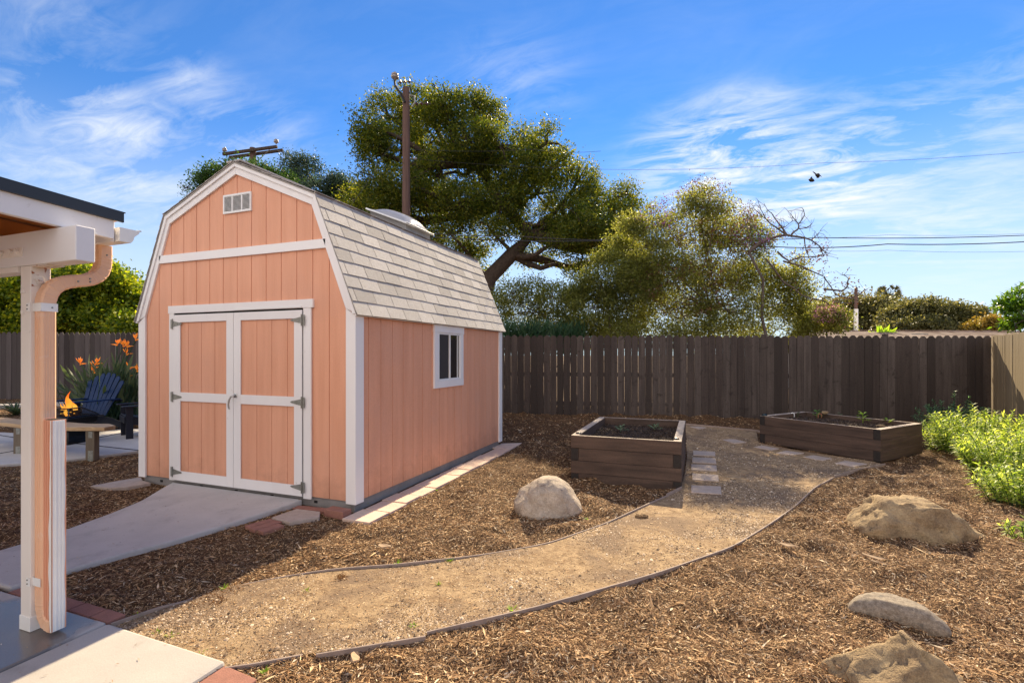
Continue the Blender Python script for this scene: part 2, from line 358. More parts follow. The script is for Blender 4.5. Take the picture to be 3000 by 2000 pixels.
M_NAVYD = mat('dark_navy_wood', (.008, .011, .022), .4)
M_IRON = mat('black_iron', (.012, .012, .014), .35, (.02, .018, .018), 20, .5, metal=.3)
M_BENCH = mat('bench_wood', (.55, .37, .20), .6, (.33, .19, .09), 7, .8, stretch=(.3, 3, 3))
M_BENP = mat('bench_post_wood', (.20, .155, .11), .85, (.12, .09, .065), 8, .8, stretch=(3, 3, .3))
M_RIDGE = mat('neighbour_roof', None, .9, (.3, .22, .17), 30, .4, isl=[(0, (.26, .17, .13)), (.5, (.42, .31, .25)), (1, (.55, .43, .36))])
M_STUCCO = mat('stucco', (.55, .48, .40), .9)
def leafm(name, a, b_, c, tf=.5, tcol=(1.5, 1.4, .6), rough=.5):
    return mat(name, None, rough, isl=[(0, a), (.5, b_), (1, c)], transl=(tf, tcol), spec=.3)
M_OAK = leafm('oak_leaves', (.028, .055, .010), (.08, .115, .018), (.20, .20, .032), .48, (2.5, 2.2, .8))
M_DARKT = leafm('dark_evergreen_leaves', (.022, .055, .018), (.04, .085, .022), (.07, .12, .03), .4, (1.8, 1.8, .9))
M_BLUET = leafm('blue_green_leaves', (.035, .06, .045), (.055, .09, .06), (.09, .13, .085), .35, (1.4, 1.5, 1.2))
M_HEDGE = leafm('hedge_leaves', (.04, .085, .012), (.13, .20, .022), (.40, .42, .04), .5, (2.4, 2.1, .7))
M_BUTT = leafm('butterfly_bush_leaves', (.09, .085, .04), (.15, .18, .05), (.28, .29, .09), .55, (2.3, 2.1, 1.))
M_LIME = leafm('lime_shrub_leaves', (.07, .085, .03), (.14, .165, .045), (.30, .30, .09), .5, (2.0, 1.9, .9))
M_BROWNL = leafm('dry_brown_leaves', (.07, .03, .02), (.13, .06, .035), (.2, .1, .06), .35, (1.5, 1.2, .9))
M_PURP = leafm('purple_blossom', (.10, .03, .12), (.18, .06, .2), (.3, .14, .3), .4, (1.6, 1.3, 1.6))
M_PINKF = leafm('pink_blossom', (.42, .18, .28), (.55, .28, .36), (.5, .35, .25), .4, (1.5, 1.3, 1.4))
M_FAR = leafm('far_tree_leaves', (.06, .07, .03), (.12, .12, .045), (.24, .22, .09), .4, (1.7, 1.6, .9))
M_GLOS = leafm('glossy_leaves', (.03, .08, .01), (.07, .15, .018), (.17, .28, .03), .45, (2.2, 2.0, .7), .3)
M_SAGE = leafm('sage_leaves', (.12, .20, .045), (.30, .40, .08), (.55, .60, .20), .5, (2.0, 1.9, .8))
M_SAGED = leafm('shaded_shrub_leaves', (.03, .075, .04), (.05, .11, .055), (.09, .15, .07), .4, (1.4, 1.5, 1.))
M_STRAP = leafm('strap_leaves', (.05, .075, .04), (.085, .115, .06), (.15, .18, .10), .4, (1.5, 1.5, .8))
M_SEED = leafm('seedling_leaves', (.09, .2, .05), (.16, .3, .08), (.3, .45, .14), .4, (1.6, 1.7, .9))
M_WEED = leafm('weed_leaves', (.16, .3, .02), (.26, .42, .03), (.4, .5, .06), .45, (1.6, 1.6, .7))
M_ORANGE = mat('orange_petals', (1, .47, .05), .5, transl=(.4, (1.3, 1.1, .8)))
M_MOSS = mat('dry_moss', (.28, .12, .03), .9, (.16, .07, .02), 40, .8)

# ================================================================== GROUND
def axis(lo, hi, fine, far):
    a = list(np.arange(lo, hi, fine)); s_ = fine; x = hi
    while x < far: a.append(x); s_ *= 1.25; x += s_
    a.append(far); s_ = fine; x = lo-fine; pre = []
    while x > -far: pre.append(x); s_ *= 1.25; x -= s_
    pre.append(-far); return np.array(pre[::-1]+a)
ED1 = [(1.567, -2.105), (1.618, -1.909), (1.671, -1.776), (1.746, -1.531), (1.944, -1.323), (2.223, -1.086), (2.607, -.864), (3.03, -.53), (3.44, -.13), (3.813, .518), (4.114, 1.245), (4.385, 1.96)]
ED2 = [(2.50, -2.16), (2.549, -2.14), (2.751, -1.912), (3.0, -1.73), (3.232, -1.558), (3.743, -1.059), (4.33, -.35), (4.837, .358), (5.175, 1.039), (5.467, 1.677), (5.78, 2.511), (6.126, 3.175), (6.523, 3.737), (6.90, 4.20)]
PL = ED1+[(4.41, 2.9), (4.41, 3.85), (4.32, 6.42)]
PR = ED2+[(6.85, 4.36), (5.50, 5.34), (5.56, 6.30)]
# match the ends: parametrise piecewise so the rows stay across the path
Lr = np.concatenate([resample(ED1, 130), resample([(4.39, 1.97)]+PL[len(ED1):], 70)])
Rr = np.concatenate([resample(ED2, 130), resample([(6.87, 4.3)]+PR[len(ED2):], 70)])
PATIO = [(-9.5, -1.9), (-5.2, -1.1), (-4.158, -.13), (-3.672, .37), (-3.50, .9), (-3.32, 1.8), (-3.3, 3.4), (-5.1, 3.0), (-6.2, 2.45), (-7.0, 1.85), (-8.3, 1.1), (-10.5, .7)]
PATHPOLY = [tuple(p) for p in Lr]+[tuple(p) for p in Rr[::-1]]
def grow(poly, d):
    P = np.array(poly, float); c = P.mean(0); return [tuple(p) for p in c+(P-c)*(1+d/np.maximum(np.linalg.norm(P-c, axis=1), .1))[:, None]]
MASKP = [PATHPOLY, [(-1.1, .1), (-1.1, -.4), (-.7, -.7), (-.45, -2.2), (.65, -2.2), (.85, -.9), (1.0, .1)], [(-6, -7), (2.8, -7), (2.8, -2.0), (-6, -2.0)], [(-1.6, -.15), (1.95, -.3), (1.95, 4.1), (-1.6, 3.8)], grow(PATIO, .15), [(.85, -.8), (1.4, -.8), (1.4, 0), (.85, 0)], [(-1.9, -.4), (-1.2, -.4), (-1.2, .2), (-1.9, .2)], [(.5, -2.15), (1.6, -2.15), (1.6, -1.98), (.5, -1.98)]]
xs = axis(-5, 10, .05, 500); ys = axis(-4, 8, .05, 500)
XX, YY = np.meshgrid(xs, ys, indexing='ij')
CL = np.zeros_like(XX); rc = np.random.default_rng(77)
for k in range(46):
    wl_ = rc.uniform(.16, .75); a_ = rc.uniform(0, 6.28); CL += (wl_/.75)**.45*np.sin((XX*math.cos(a_)+YY*math.sin(a_))*2*math.pi/wl_+rc.uniform(0, 6.28))
CL = np.clip(CL/4.6, -1.6, 1.6); CL = .021*(CL+.35*np.abs(CL))
msk = np.ones_like(XX)
for b in MASKP: msk[inpoly(XX.ravel(), YY.ravel(), b).reshape(XX.shape)] = 0
for _ in range(3): msk = np.minimum(msk, (np.roll(msk, 1, 0)+np.roll(msk, -1, 0)+np.roll(msk, 1, 1)+np.roll(msk, -1, 1))/4)
CL = (CL-.004)*msk; ZZ = H(XX, YY)+CL
_pi = inpoly(XX.ravel(), YY.ravel(), PATIO).reshape(XX.shape); ZZ[_pi] = np.minimum(ZZ[_pi], -.12)
def clump(x, y):
    i = np.clip(np.searchsorted(xs, x)-1, 0, len(xs)-2); j = np.clip(np.searchsorted(ys, y)-1, 0, len(ys)-2)
    u = (x-xs[i])/(xs[i+1]-xs[i]); v = (y-ys[j])/(ys[j+1]-ys[j])
    gx_ = (CL[i+1, j]-CL[i, j])/(xs[i+1]-xs[i]); gy_ = (CL[i, j+1]-CL[i, j])/(ys[j+1]-ys[j])
    return CL[i, j]*(1-u)*(1-v)+CL[i+1, j]*u*(1-v)+CL[i, j+1]*(1-u)*v+CL[i+1, j+1]*u*v, gx_, gy_
nx, ny = XX.shape; V = np.stack([XX, YY, ZZ], -1).reshape(-1, 3); ii = np.arange(nx*ny).reshape(nx, ny)
F = np.stack([ii[:-1, :-1], ii[1:, :-1], ii[1:, 1:], ii[:-1, 1:]], -1).reshape(-1, 4)
ground = np_mesh('ground', V, [F], M_GROUND, smooth=True); tag(ground, 'brown mulch covered garden ground', 'ground', kind='structure')

# decomposed granite path (loft between its two edges)
def loft(Lp, Rp, n, m_, dz):
    A = resample(Lp, n); B = resample(Rp, n); t = np.linspace(0, 1, m_)[None, :, None]
    P = A[:, None, :]*(1-t)+B[:, None, :]*t; z = H(P[..., 0], P[..., 1])+dz
    V = np.concatenate([P, z[..., None]], -1).reshape(-1, 3); ii = np.arange(n*m_).reshape(n, m_)
    return V, np.stack([ii[:-1, :-1], ii[1:, :-1], ii[1:, 1:], ii[:-1, 1:]], -1).reshape(-1, 4)
NL = 200
V, F = loft(Lr, Rr, NL, 26, .009)
path = np_mesh('path', V, [F], M_PATH, smooth=True); tag(path, 'curved tan decomposed granite path between the edging boards', 'path', kind='structure')
PATHPOLY = [tuple(p) for p in Lr]+[tuple(p) for p in Rr[::-1]]

def slab(name, poly, ztop, thk, m, bevel=.012):
    mb = MB(); mb.prism([(x, y, ztop-thk) for x, y in poly], (0, 0, thk)); return mb.build(name, m, bevel=bevel)
RAMP = [(-.98, -.01), (-.86, -.20), (-.613, -.578), (-.49, -.93), (-.397, -1.288), (-.335, -1.6), (-.30, -2.075), (.52, -2.075), (.555, -1.776), (.61, -1.45), (.698, -1.189), (.76, -.9), (.813, -.637), (.85, -.40), (.895, -.01)]
ramp = MB()
zr = lambda y: -.062+.028*min(1, max(0, (y+1.1)/1.1))
n = len(RAMP); 
for k in range(n):
    pass
top = [(x, y, zr(y)) for x, y in RAMP]; bot = [(x, y, -.25) for x, y in RAMP]
ramp.add(top+bot, [tuple(range(n)), tuple(range(2*n-1, n-1, -1))]+[(i, i+n, (i+1) % n+n, (i+1) % n) for i in range(n)])
ramp = ramp.build('path', M_CONCG, bevel=.014); tag(ramp, 'grey concrete walk flaring out to the shed doors', 'walkway', kind='structure')
# porch slabs with a tooled joint
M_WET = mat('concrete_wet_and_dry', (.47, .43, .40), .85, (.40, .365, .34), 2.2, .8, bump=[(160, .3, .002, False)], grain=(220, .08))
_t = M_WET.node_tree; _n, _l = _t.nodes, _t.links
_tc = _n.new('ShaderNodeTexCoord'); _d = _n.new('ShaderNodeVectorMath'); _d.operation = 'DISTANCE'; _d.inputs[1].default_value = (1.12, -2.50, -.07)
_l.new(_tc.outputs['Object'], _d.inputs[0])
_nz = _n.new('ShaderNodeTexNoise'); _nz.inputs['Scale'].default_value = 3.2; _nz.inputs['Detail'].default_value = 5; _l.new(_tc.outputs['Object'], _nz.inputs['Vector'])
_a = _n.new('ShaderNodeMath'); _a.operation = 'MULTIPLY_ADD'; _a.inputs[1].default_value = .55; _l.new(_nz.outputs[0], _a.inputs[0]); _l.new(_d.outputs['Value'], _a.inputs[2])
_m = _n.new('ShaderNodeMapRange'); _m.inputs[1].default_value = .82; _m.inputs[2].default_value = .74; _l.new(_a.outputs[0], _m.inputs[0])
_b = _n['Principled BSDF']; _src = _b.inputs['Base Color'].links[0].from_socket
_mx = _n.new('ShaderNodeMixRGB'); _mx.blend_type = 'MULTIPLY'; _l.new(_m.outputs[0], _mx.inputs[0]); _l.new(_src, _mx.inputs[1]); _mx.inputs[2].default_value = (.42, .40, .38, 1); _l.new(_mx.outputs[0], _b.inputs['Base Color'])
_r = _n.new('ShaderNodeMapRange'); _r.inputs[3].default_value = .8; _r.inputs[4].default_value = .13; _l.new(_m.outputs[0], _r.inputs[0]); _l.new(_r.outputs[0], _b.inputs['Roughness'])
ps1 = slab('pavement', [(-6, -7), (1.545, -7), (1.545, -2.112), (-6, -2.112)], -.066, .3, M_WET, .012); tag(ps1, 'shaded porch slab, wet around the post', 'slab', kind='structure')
ps2 = slab('pavement', [(1.556, -7), (2.462, -7), (2.462, -2.125), (1.556, -2.112)], -.066, .3, M_CONC, .016); tag(ps2, 'sunlit cream concrete slab in the corner', 'slab', kind='structure')
# fire pit patio
PATIO = [(-9.5, -1.9), (-5.2, -1.1), (-4.158, -.13), (-3.672, .37), (-3.50, .9), (-3.32, 1.8), (-3.3, 3.4), (-5.1, 3.0), (-6.2, 2.45), (-7.0, 1.85), (-8.3, 1.1), (-10.5, .7)]
pm = MB(); pm.prism([(x, y, -.25) for x, y in PATIO], (0, 0, .185)); 
patio = pm.build('pavement', M_CONCG, bevel=.012); tag(patio, 'pale concrete fire pit patio left of the shed', 'patio', kind='structure')
for k, (a, b_) in enumerate([((560, 985), (1155, 1050)), ((815, 945), (1050, 900)), ((0, 1075), (170, 1045)), ((0, 925), (170, 950))]):
    p = onz(a[0]*.3508, 950+a[1]*.3508, PATZ+.002); q = onz(b_[0]*.3508, 950+b_[1]*.3508, PATZ+.002)
    d = (q-p)*.35; j = MB().bar(p-d, q+d, .03, .004).build('path_joint', M_DARK); tag(j, None, None, kind='structure')
curbp = [ong(-60, 1196), ong(60, 1192), ong(200, 1187), ong(330, 1183)]
ct = MB()
for a, b_ in zip(curbp, curbp[1:]): ct.bar(a+Vector((0, 0, .03)), b_+Vector((0, 0, .03)), .42, .1)
ct = ct.build('path', M_CONC); tag(ct, 'pale concrete strip in front of the left fence', 'path', kind='structure')

# ================================================================== SHED
shed = thing('garden_shed', (0, 0, -.1), 'peach painted garden shed with white trim and gambrel shingle roof', 'shed')
def ztop(x, inner=0.):
    x = abs(x)
    if x < 1.05: return 3.40-x*(3.40-2.945)/1.05-inner
    return 2.945-(x-1.05)*(2.945-1.80)/(1.535-1.05)-inner
GR = [k*.2032 for k in range(-7, 8)]
def siding_front(y0, sgn, x_skip=None):
    mb = MB(); xsn = [-1.524]+GR+[1.524]
    outline = [(-1.524, 0)]+[(1.524, 0), (1.524, ztop(1.524)), (1.05, ztop(1.05)), (0, ztop(0)), (-1.05, ztop(1.05)), (-1.524, ztop(1.524))]
    mb.prism([(x, y0+sgn*.009, z) for x, z in outline], (0, sgn*.03, 0))
    for a, b_ in zip(xsn, xsn[1:]):
        a2 = a+(.004 if a > -1.5 else 0); b2 = b_-(.004 if b_ < 1.5 else 0)
        kn = [k for k in (-1.05, 0, 1.05) if a2 < k < b2]
        tops = [(x, ztop(x)) for x in [b2]+kn[::-1]+[a2]]
        mb.prism([(x, y0, z) for x, z in [(a2, 0), (b2, 0)]+tops], (0, sgn*.0085, 0))
    return mb
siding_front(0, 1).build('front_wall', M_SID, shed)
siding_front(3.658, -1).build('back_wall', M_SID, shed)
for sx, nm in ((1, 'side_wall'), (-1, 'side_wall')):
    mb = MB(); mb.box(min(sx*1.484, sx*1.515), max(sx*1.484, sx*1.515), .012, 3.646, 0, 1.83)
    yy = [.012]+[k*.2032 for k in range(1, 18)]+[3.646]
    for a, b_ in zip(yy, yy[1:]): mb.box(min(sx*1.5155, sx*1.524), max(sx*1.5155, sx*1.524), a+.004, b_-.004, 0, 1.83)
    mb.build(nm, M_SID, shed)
fd = MB().box(-1.50, 1.505, .018, 3.64, -.35, -.004).build('foundation', M_FOUND, shed, bevel=.006)
for x in (-1.20, -.55, -.03, .47, 1.04):
    MB().box(x-.018, x+.018, .010, .03, -.062, -.038).build('foundation_vent', M_DARK, fd)
# corner boards
for sx in (-1, 1):
    for yb, s_ in ((0, -1), (3.658, 1)):
        mb = MB(); zt = 1.86
        mb.prism([(sx*1.432, yb, -.02), (sx*1.546, yb, -.02), (sx*1.546, yb, 1.775), (sx*1.5, yb, 1.80), (sx*1.432, yb, 1.845)], (0, s_*.02, 0))
        mb.box(min(sx*1.5245, sx*1.546), max(sx*1.5245, sx*1.546), min(yb-s_*.001, yb-s_*.105), max(yb-s_*.001, yb-s_*.105), -.02, 1.768)
        mb.build('corner_trim', M_TRIM, shed, bevel=.002)
# belt board
MB().box(-1.19, 1.19, -.022, -.0005, 2.44, 2.53).build('belt_trim', M_TRIMH, shed, bevel=.002)
# rake boards (front and back)
def rake(y0, y1, outer, innr, name='rake_trim', m=M_TRIM):
    for sx in (-1, 1):
        mb = MB()
        pin = [(sx*0, innr[0]), (sx*innr[1][0], innr[1][1]), (sx*innr[2][0], innr[2][1])]
        pout = [(sx*0, outer[0]), (sx*outer[1][0], outer[1][1]), (sx*outer[2][0], outer[2][1])]
        for i in range(2):
            g_ = .0012
            mb.prism([(pin[i][0]+sx*g_*(i == 0), y0, pin[i][1]), (pin[i+1][0], y0, pin[i+1][1]), (pout[i+1][0], y0, pout[i+1][1]), (pout[i][0]+sx*g_*(i == 0), y0, pout[i][1])], (0, y1-y0, 0))
        mb.build(name, m, shed, bevel=.0015)
RO, RI = (3.405, (1.055, 2.955), (1.545, 1.795)), (3.309, (1.018, 2.878), (1.432, 1.845))
rake(-.022, -.0005, RO, RI)
rake(3.6585, 3.688, RO, RI)
rake(-.037, -.0225, (3.432, (1.072, 2.975), (1.560, 1.788)), (3.385, (1.046, 2.938), (1.522, 1.79)), 'roof_fascia')
# roof: deck and shingle tabs
deck = MB(); RP = [(0, 3.436), (1.076, 2.98), (1.572, 1.788)]
for sx in (-1, 1):
    for (xa, za), (xb, zb) in zip(RP, RP[1:]):
        deck.prism([(sx*xa, -.042, za), (sx*xb, -.042, zb), (sx*xb, -.042, zb-.014), (sx*xa, -.042, za-.014)], (0, 3.765, 0))
roof = deck.build('roof', mat('roof_deck_edge', (.34, .31, .28), .8), shed)
tab = MB()
def course(sx, xa, za, xb, zb, n, off0, y0=-.048, y1=3.735):
    d = Vector((xb-xa, 0, zb-za)); Ln = d.length; d.normalize(); up = Vector((-d.z, 0, d.x))
    if up.z < 0: up = -up
    ex = Ln/n
    for i in range(n):
        # i=0 at the bottom; xa,za is top
        s0 = Ln-(i+1)*ex; s1 = Ln-i*ex+.008
        off = (off0+.5*(i % 2))*.305
        y = y0-off
        while y < y1:
            a = max(y, y0); b_ = min(y+.2965, y1)
            if b_-a > .02:
                j1 = random.uniform(-.0035, .0035); lift = random.uniform(0, .0035)
                p0 = Vector((xa, 0, za))+d*(s0-.02); p1 = Vector((xa, 0, za))+d*(s1+j1)
                q = [p0+up*.002, p1+up*(.008+lift), p1+up*(.0135+lift), p0+up*.006]
                tab.prism([(sx*v.x, a, v.z) for v in q], (0, b_-a, 0))
            y += .305
for sx in (-1, 1):
    course(sx, 1.076, 2.98, 1.574, 1.783, 9, .25)
    course(sx, 0.0, 3.436, 1.09, 2.978, 8, .0)
for k in range(13): tab.box(-.1, .1, -.048+k*.292, -.048+k*.292+.288, 3.432, 3.446)
tab.build('shingles', M_SHIN, roof)
for k in range(1, 2): pass
for sx in (-1, 1): MB().box(min(sx*1.568, sx*1.548), max(sx*1.568, sx*1.548), -.036, 3.73, 1.770, 1.785).build('drip_edge', M_TRIM, roof)
# gable vent
gv = MB(); gx0, gx1, gz0, gz1 = -.185, .213, 2.905, 3.105
for a, b_ in ((gx0, gx0+.016), (gx1-.016, gx1)): gv.box(a, b_, -.018, -.0005, gz0, gz1)
for a, b_ in ((gz0, gz0+.02), (gz1-.02, gz1)): gv.box(gx0+.0165, gx1-.0165, -.018, -.0005, a, b_)
for xx in (-.062, .075): gv.box(xx, xx+.014, -.017, -.0005, gz0+.0205, gz1-.0205)
gvo = gv.build('gable_vent', M_VINYL, shed)
lv = MB()
for k in range(13):
    z = gz0+.028+k*.0122
    for a, b_ in ((gx0+.017, -.0625), (-.0475, .0745), (.0895, gx1-.017)): lv.obox(((a+b_)/2, -.009, z), (1, 0, 0), (0, 1, .8), (0, -.8, 1), (b_-a)/2, .007, .0012)
lv.build('louvre', M_VINYL, gvo); MB().box(gx0+.01, gx1-.01, -.0025, -.0008, gz0+.01, gz1-.01).build('vent_backing', M_DARK, gvo)
# skylight: curb, frame, dome
cu = [(.2, 1.985, 3.445), (.8, 1.985, 3.205), (.8, 2.625, 3.205), (.2, 2.625, 3.445)]
mb = MB(); mb.add([(x, y, z) for x, y, z in cu]+[(x+(.05 if x < .5 else .0), y, z-.16) for x, y, z in cu], [(0, 1, 2, 3), (0, 4, 5, 1), (1, 5, 6, 2), (2, 6, 7, 3), (3, 7, 4, 0), (7, 6, 5, 4)])
skl = mb.build('skylight', mat('skylight_curb', (.30, .29, .28), .8, (.22, .21, .2), 20, .5, grain=(200, .2)), shed)
mb = MB(); nn = Vector((.24, 0, .6)).normalized(); c0 = Vector((.5, 2.305, 3.325)); dx = Vector((.6, 0, -.24)).normalized()
mb.bar(c0-dx*.365+Vector((0, -.35, 0))+nn*.012, c0+dx*.365+Vector((0, -.35, 0))+nn*.012, .045, .022, nn); mb.bar(c0-dx*.365+Vector((0, .35, 0))+nn*.012, c0+dx*.365+Vector((0, .35, 0))+nn*.012, .045, .022, nn)
mb.bar(c0-dx*.36+Vector((0, -.327, 0))+nn*.012, c0-dx*.36+Vector((0, .327, 0))+nn*.012, .045, .022, nn); mb.bar(c0+dx*.36+Vector((0, -.327, 0))+nn*.012, c0+dx*.36+Vector((0, .327, 0))+nn*.012, .045, .022, nn)
mb.build('skylight_frame', M_METAL if False else mat('skylight_frame_metal', (.62, .62, .63), .35, metal=.6), skl, bevel=.003)
mb = MB(); K = 12; vs = []; fs = []
for i in range(K+1):
    for j in range(K+1):
        u, v = i/K*2-1, j/K*2-1; h = .115*(1-u**4)*(1-v**4)*(1-.25*(u*u+v*v)/2)
        vs.append(c0+dx*u*.335+Vector((0, v*.325, 0))+nn*(.018+h))
fs = [(i*(K+1)+j, (i+1)*(K+1)+j, (i+1)*(K+1)+j+1, i*(K+1)+j+1) for i in range(K) for j in range(K)]
mb.add(vs, fs); mb.build('skylight_dome', mat('skylight_acrylic', (.62, .60, .60), .12, coat=.6, spec=.7, transl=(.35, (1., 1., 1.)), grain=(120, .06)), skl, smooth=True)

# doors
DZ0, DZ1 = .0, 1.845
casing = MB()
casing.box(-1.022, -.945, -.022, -.0005, -.012, 1.865); casing.box(.915, 1.010, -.022, -.0005, -.022, 1.865)
casing.box(-1.034, 1.037, -.026, -.0005, 1.8655, 1.95)
casing.build('door_casing', M_TRIM, shed, bevel=.002)
MB().box(.0, .90, -.034, -.0265, 1.868, 1.889).build('door_weather_strip', M_VINYL, shed, bevel=.002)
MB().box(-.944, .914, -.006, -.0005, 0, 1.864).build('door_gap', M_DARK, shed)
def hinge(x, z, dirn, par):
    mb = MB(); y = -.0385
    mb.box(min(x, x-dirn*.034), max(x, x-dirn*.034), y+.0005, y+.004, z-.052, z+.052)
    mb.prism([(x, y, z-.034), (x, y, z+.034), (x+dirn*.135, y, z+.009), (x+dirn*.147, y, z), (x+dirn*.135, y, z-.009)], (0, .003, 0))
    mb.tube([(x, y-.003, z-.057), (x, y-.003, z+.057)], .0065, 8)
    for q in (.03, .075, .12): mb.lathe((x+dirn*q, y-.002, z), [(.0, 0)], 3) if False else mb.obox((x+dirn*q, y-.0015, z), (1, 0, 0), (0, 1, 0), (0, 0, 1), .004, .0015, .004)
    mb.build('hinge', M_METAL, par)
def door(x0, x1, px0, px1, grv, hx, dirn):
    fr = MB(); y0, y1 = -.034, -.0225
    pz = [(.105, .886), (.983, 1.762)]
    fr.box(x0, px0, y0, y1, DZ0, DZ1); fr.box(px1, x1, y0, y1, DZ0, DZ1)
    for a, b_ in ((DZ0, pz[0][0]), (pz[0][1], pz[1][0]), (pz[1][1], DZ1)): fr.box(px0+.0006, px1-.0006, y0, y1, a, b_)
    d = MB(); gs = [px0]+grv+[px1]
    d.box(px0-.01, px1+.01, -.011, -.0065, DZ0+.01, DZ1-.01)
    for a, b_ in zip(gs, gs[1:]):
        for za, zb in pz: d.box(a+(.003 if a != px0 else -.004), b_-(.003 if b_ != px1 else -.004), -.019, -.0115, za-.004, zb+.004)
    dr = d.build('door', M_SID, shed)
    fr.build('door_frame', M_TRIM, dr, bevel=.0015)
    for z in (.09, .93, 1.745): hinge(hx, z, dirn, dr)
    return dr
dl = door(-.940, -.018, -.828, -.118, [-.715, -.51, -.305], -.941, 1)
drr = door(-.012, .908, .086, .809, [.3, .503, .71], .9115, -1)
hm = MB(); hm.lathe((.018, -.036, .985), [(.0, 0)], 3) if False else None
hm.obox((.018, -.037, .972), (1, 0, 0), (0, 1, 0), (0, 0, 1), .021, .003, .021)
hm.tube([(.02, -.036, .975), (.018, -.062, .972), (.0, -.078, .962), (-.018, -.082, .93), (-.028, -.082, .88), (-.026, -.078, .845), (-.022, -.074, .83)], [.011, .011, .011, .010, .009, .008, .006], 10)
hm.build('door_handle', mat('brushed_nickel', (.5, .49, .47), .3, metal=.9), drr, smooth=True)
# window on the side wall (facing +X)
wz0, wz1, wy0, wy1 = .984, 1.768, 1.458, 2.268
wd = MB(); xo = 1.5245
wd.box(xo, xo+.022, wy0+.006, wy1-.006, wz0+.0, wz0+.088); wd.box(xo, xo+.026, wy0, wy1, wz1-.088, wz1)
wd.box(xo, xo+.021, wy0+.008, wy0+.118, wz0+.0885, wz1-.0885); wd.box(xo, xo+.021, wy1-.095, wy1-.008, wz0+.0885, wz1-.0885)
win = wd.build('window', M_TRIM, shed, bevel=.002)
iy0, iy1, iz0, iz1 = wy0+.119, wy1-.096, wz0+.089, wz1-.089
sf = MB()
sf.box(xo, xo+.016, iy0, iy0+.022, iz0, iz1); sf.box(xo, xo+.016, iy1-.022, iy1, iz0, iz1); sf.box(xo, xo+.0155, iy0+.0225, iy1-.0225, iz0, iz0+.022); sf.box(xo, xo+.0155, iy0+.0225, iy1-.0225, iz1-.022, iz1)
ym = iy0+.50*(iy1-iy0); sf.box(xo, xo+.018, ym-.014, ym+.014, iz0+.0225, iz1-.0225); sf.box(xo, xo+.009, iy1-.075, iy1-.062, iz0+.0225, iz1-.0225)
sf.build('window_frame', M_VINYL, win, bevel=.002)
MB().box(xo+.0002, xo+.004, iy0+.0225, ym-.0145, iz0+.0225, iz1-.0225).build('window_screen', M_SCREEN, win)
MB().box(xo+.0002, xo+.003, ym+.0145, iy1-.0225, iz0+.0225, iz1-.0225).build('glass_pane', M_GLASS, win)

# pavers along the shed, bricks and flat stones
PV = [(-.23, .07), (.08, .365), (.375, .645), (.655, .965), (.975, 1.275), (1.285, 1.57), (1.58, 1.875), (1.885, 2.185), (2.195, 2.50), (2.51, 2.79), (2.80, 3.07), (3.08, 3.35), (3.36, 3.68), (3.69, 4.03)]
NUMW = ['nearest the front corner', 'second', 'third', 'fourth', 'fifth', 'sixth', 'seventh', 'eighth', 'ninth', 'tenth', 'eleventh', 'twelfth', 'thirteenth', 'fourteenth and farthest']
OCC = []
for k, (a, b_) in enumerate(PV):
    j = random.uniform(-.008, .008); x0, x1 = 1.565, 1.86-.004*k
    if k > 11: x0 = 1.50
    tz = -.079+random.uniform(-.004, .004); mb = MB()
    mb.obox(((x0+x1)/2+j, (a+b_)/2, tz-.025), (1, random.uniform(-.02, .02), random.uniform(-.01, .01)), (0, 1, random.uniform(-.008, .008)), (0, 0, 1), (x1-x0)/2, (b_-a)/2-.003, .025)
    o = mb.build('square_paver', M_PAVER, bevel=.004)
    tag(o, f'pinkish square paver beside the shed wall, {NUMW[k]} from the front corner' if 0 < k < 13 else f'pinkish square paver beside the shed wall, {NUMW[k]}' + ('' if k == 0 else ' from the front corner'), 'paver', 'square pavers laid along the shed wall')
OCC.append([(1.5, -.24), (1.87, -.24), (1.83, 4.03), (1.5, 4.03)])
def flatblock(name, pts, ztp, thk, m, label, cat, group=None, bevel=.006):
    mb = MB(); mb.prism([(x, y, ztp-thk) for x, y in pts], (0, 0, thk)); o = mb.build(name, m, bevel=bevel); tag(o, label, cat, group); OCC.append(pts); return o
def rect(cx_, cy_, hx, hy, a):
    c, s_ = math.cos(a), math.sin(a); return [(cx_+c*u*hx-s_*v*hy, cy_+s_*u*hx+c*v*hy) for u, v in ((-1, -1), (1, -1), (1, 1), (-1, 1))]
GB = 'bricks lying by the shed doors'
flatblock('brick', rect(1.43, -.13, .115, .058, -.05), -.035, .1, M_BRICK, 'red brick standing proud at the shed front corner', 'brick', GB)
flatblock('brick', rect(1.185, -.105, .09, .045, .1), -.068, .06, M_BRICK, 'dark red brick between the raised corner brick and the walk', 'brick', GB)
flatblock('brick', rect(1.00, -.11, .085, .045, .15), -.072, .06, M_BRICK, 'dark red brick tight against the walk beside the shed wall', 'brick', GB)
flatblock('stepping_stone', [(.98, -.47), (1.23, -.51), (1.37, -.30), (1.27, -.18), (1.0, -.19)], -.062, .06, M_STEP, 'grey concrete block beside the right edge of the walk', 'stone')
for k, (cx_, cy_, a) in enumerate([(.99, -.62, 1.35), (1.08, -.655, 1.35), (1.18, -.66, 1.35), (1.05, -.53, -.1)]):
    flatblock('brick', rect(cx_, cy_, .095, .045, a) if k < 3 else rect(cx_, cy_, .085, .04, a), -.066-.004*(k == 3), .06, M_BRICK,
              ['brown brick of the loose cluster beside the walk, nearest the walk', 'brown brick in the middle of the loose cluster beside the walk', 'brown brick at the outer end of the loose cluster beside the walk', 'brown brick lying crosswise behind the loose cluster beside the walk'][k], 'brick', GB)
flatblock('stepping_stone', [(-1.80, -.37), (-1.50, -.345), (-1.50, -.0), (-1.70, .10), (-1.76, -.1)], -.068, .05, M_STEP, 'flat grey stone lying left of the shed corner, the outer one', 'stone')
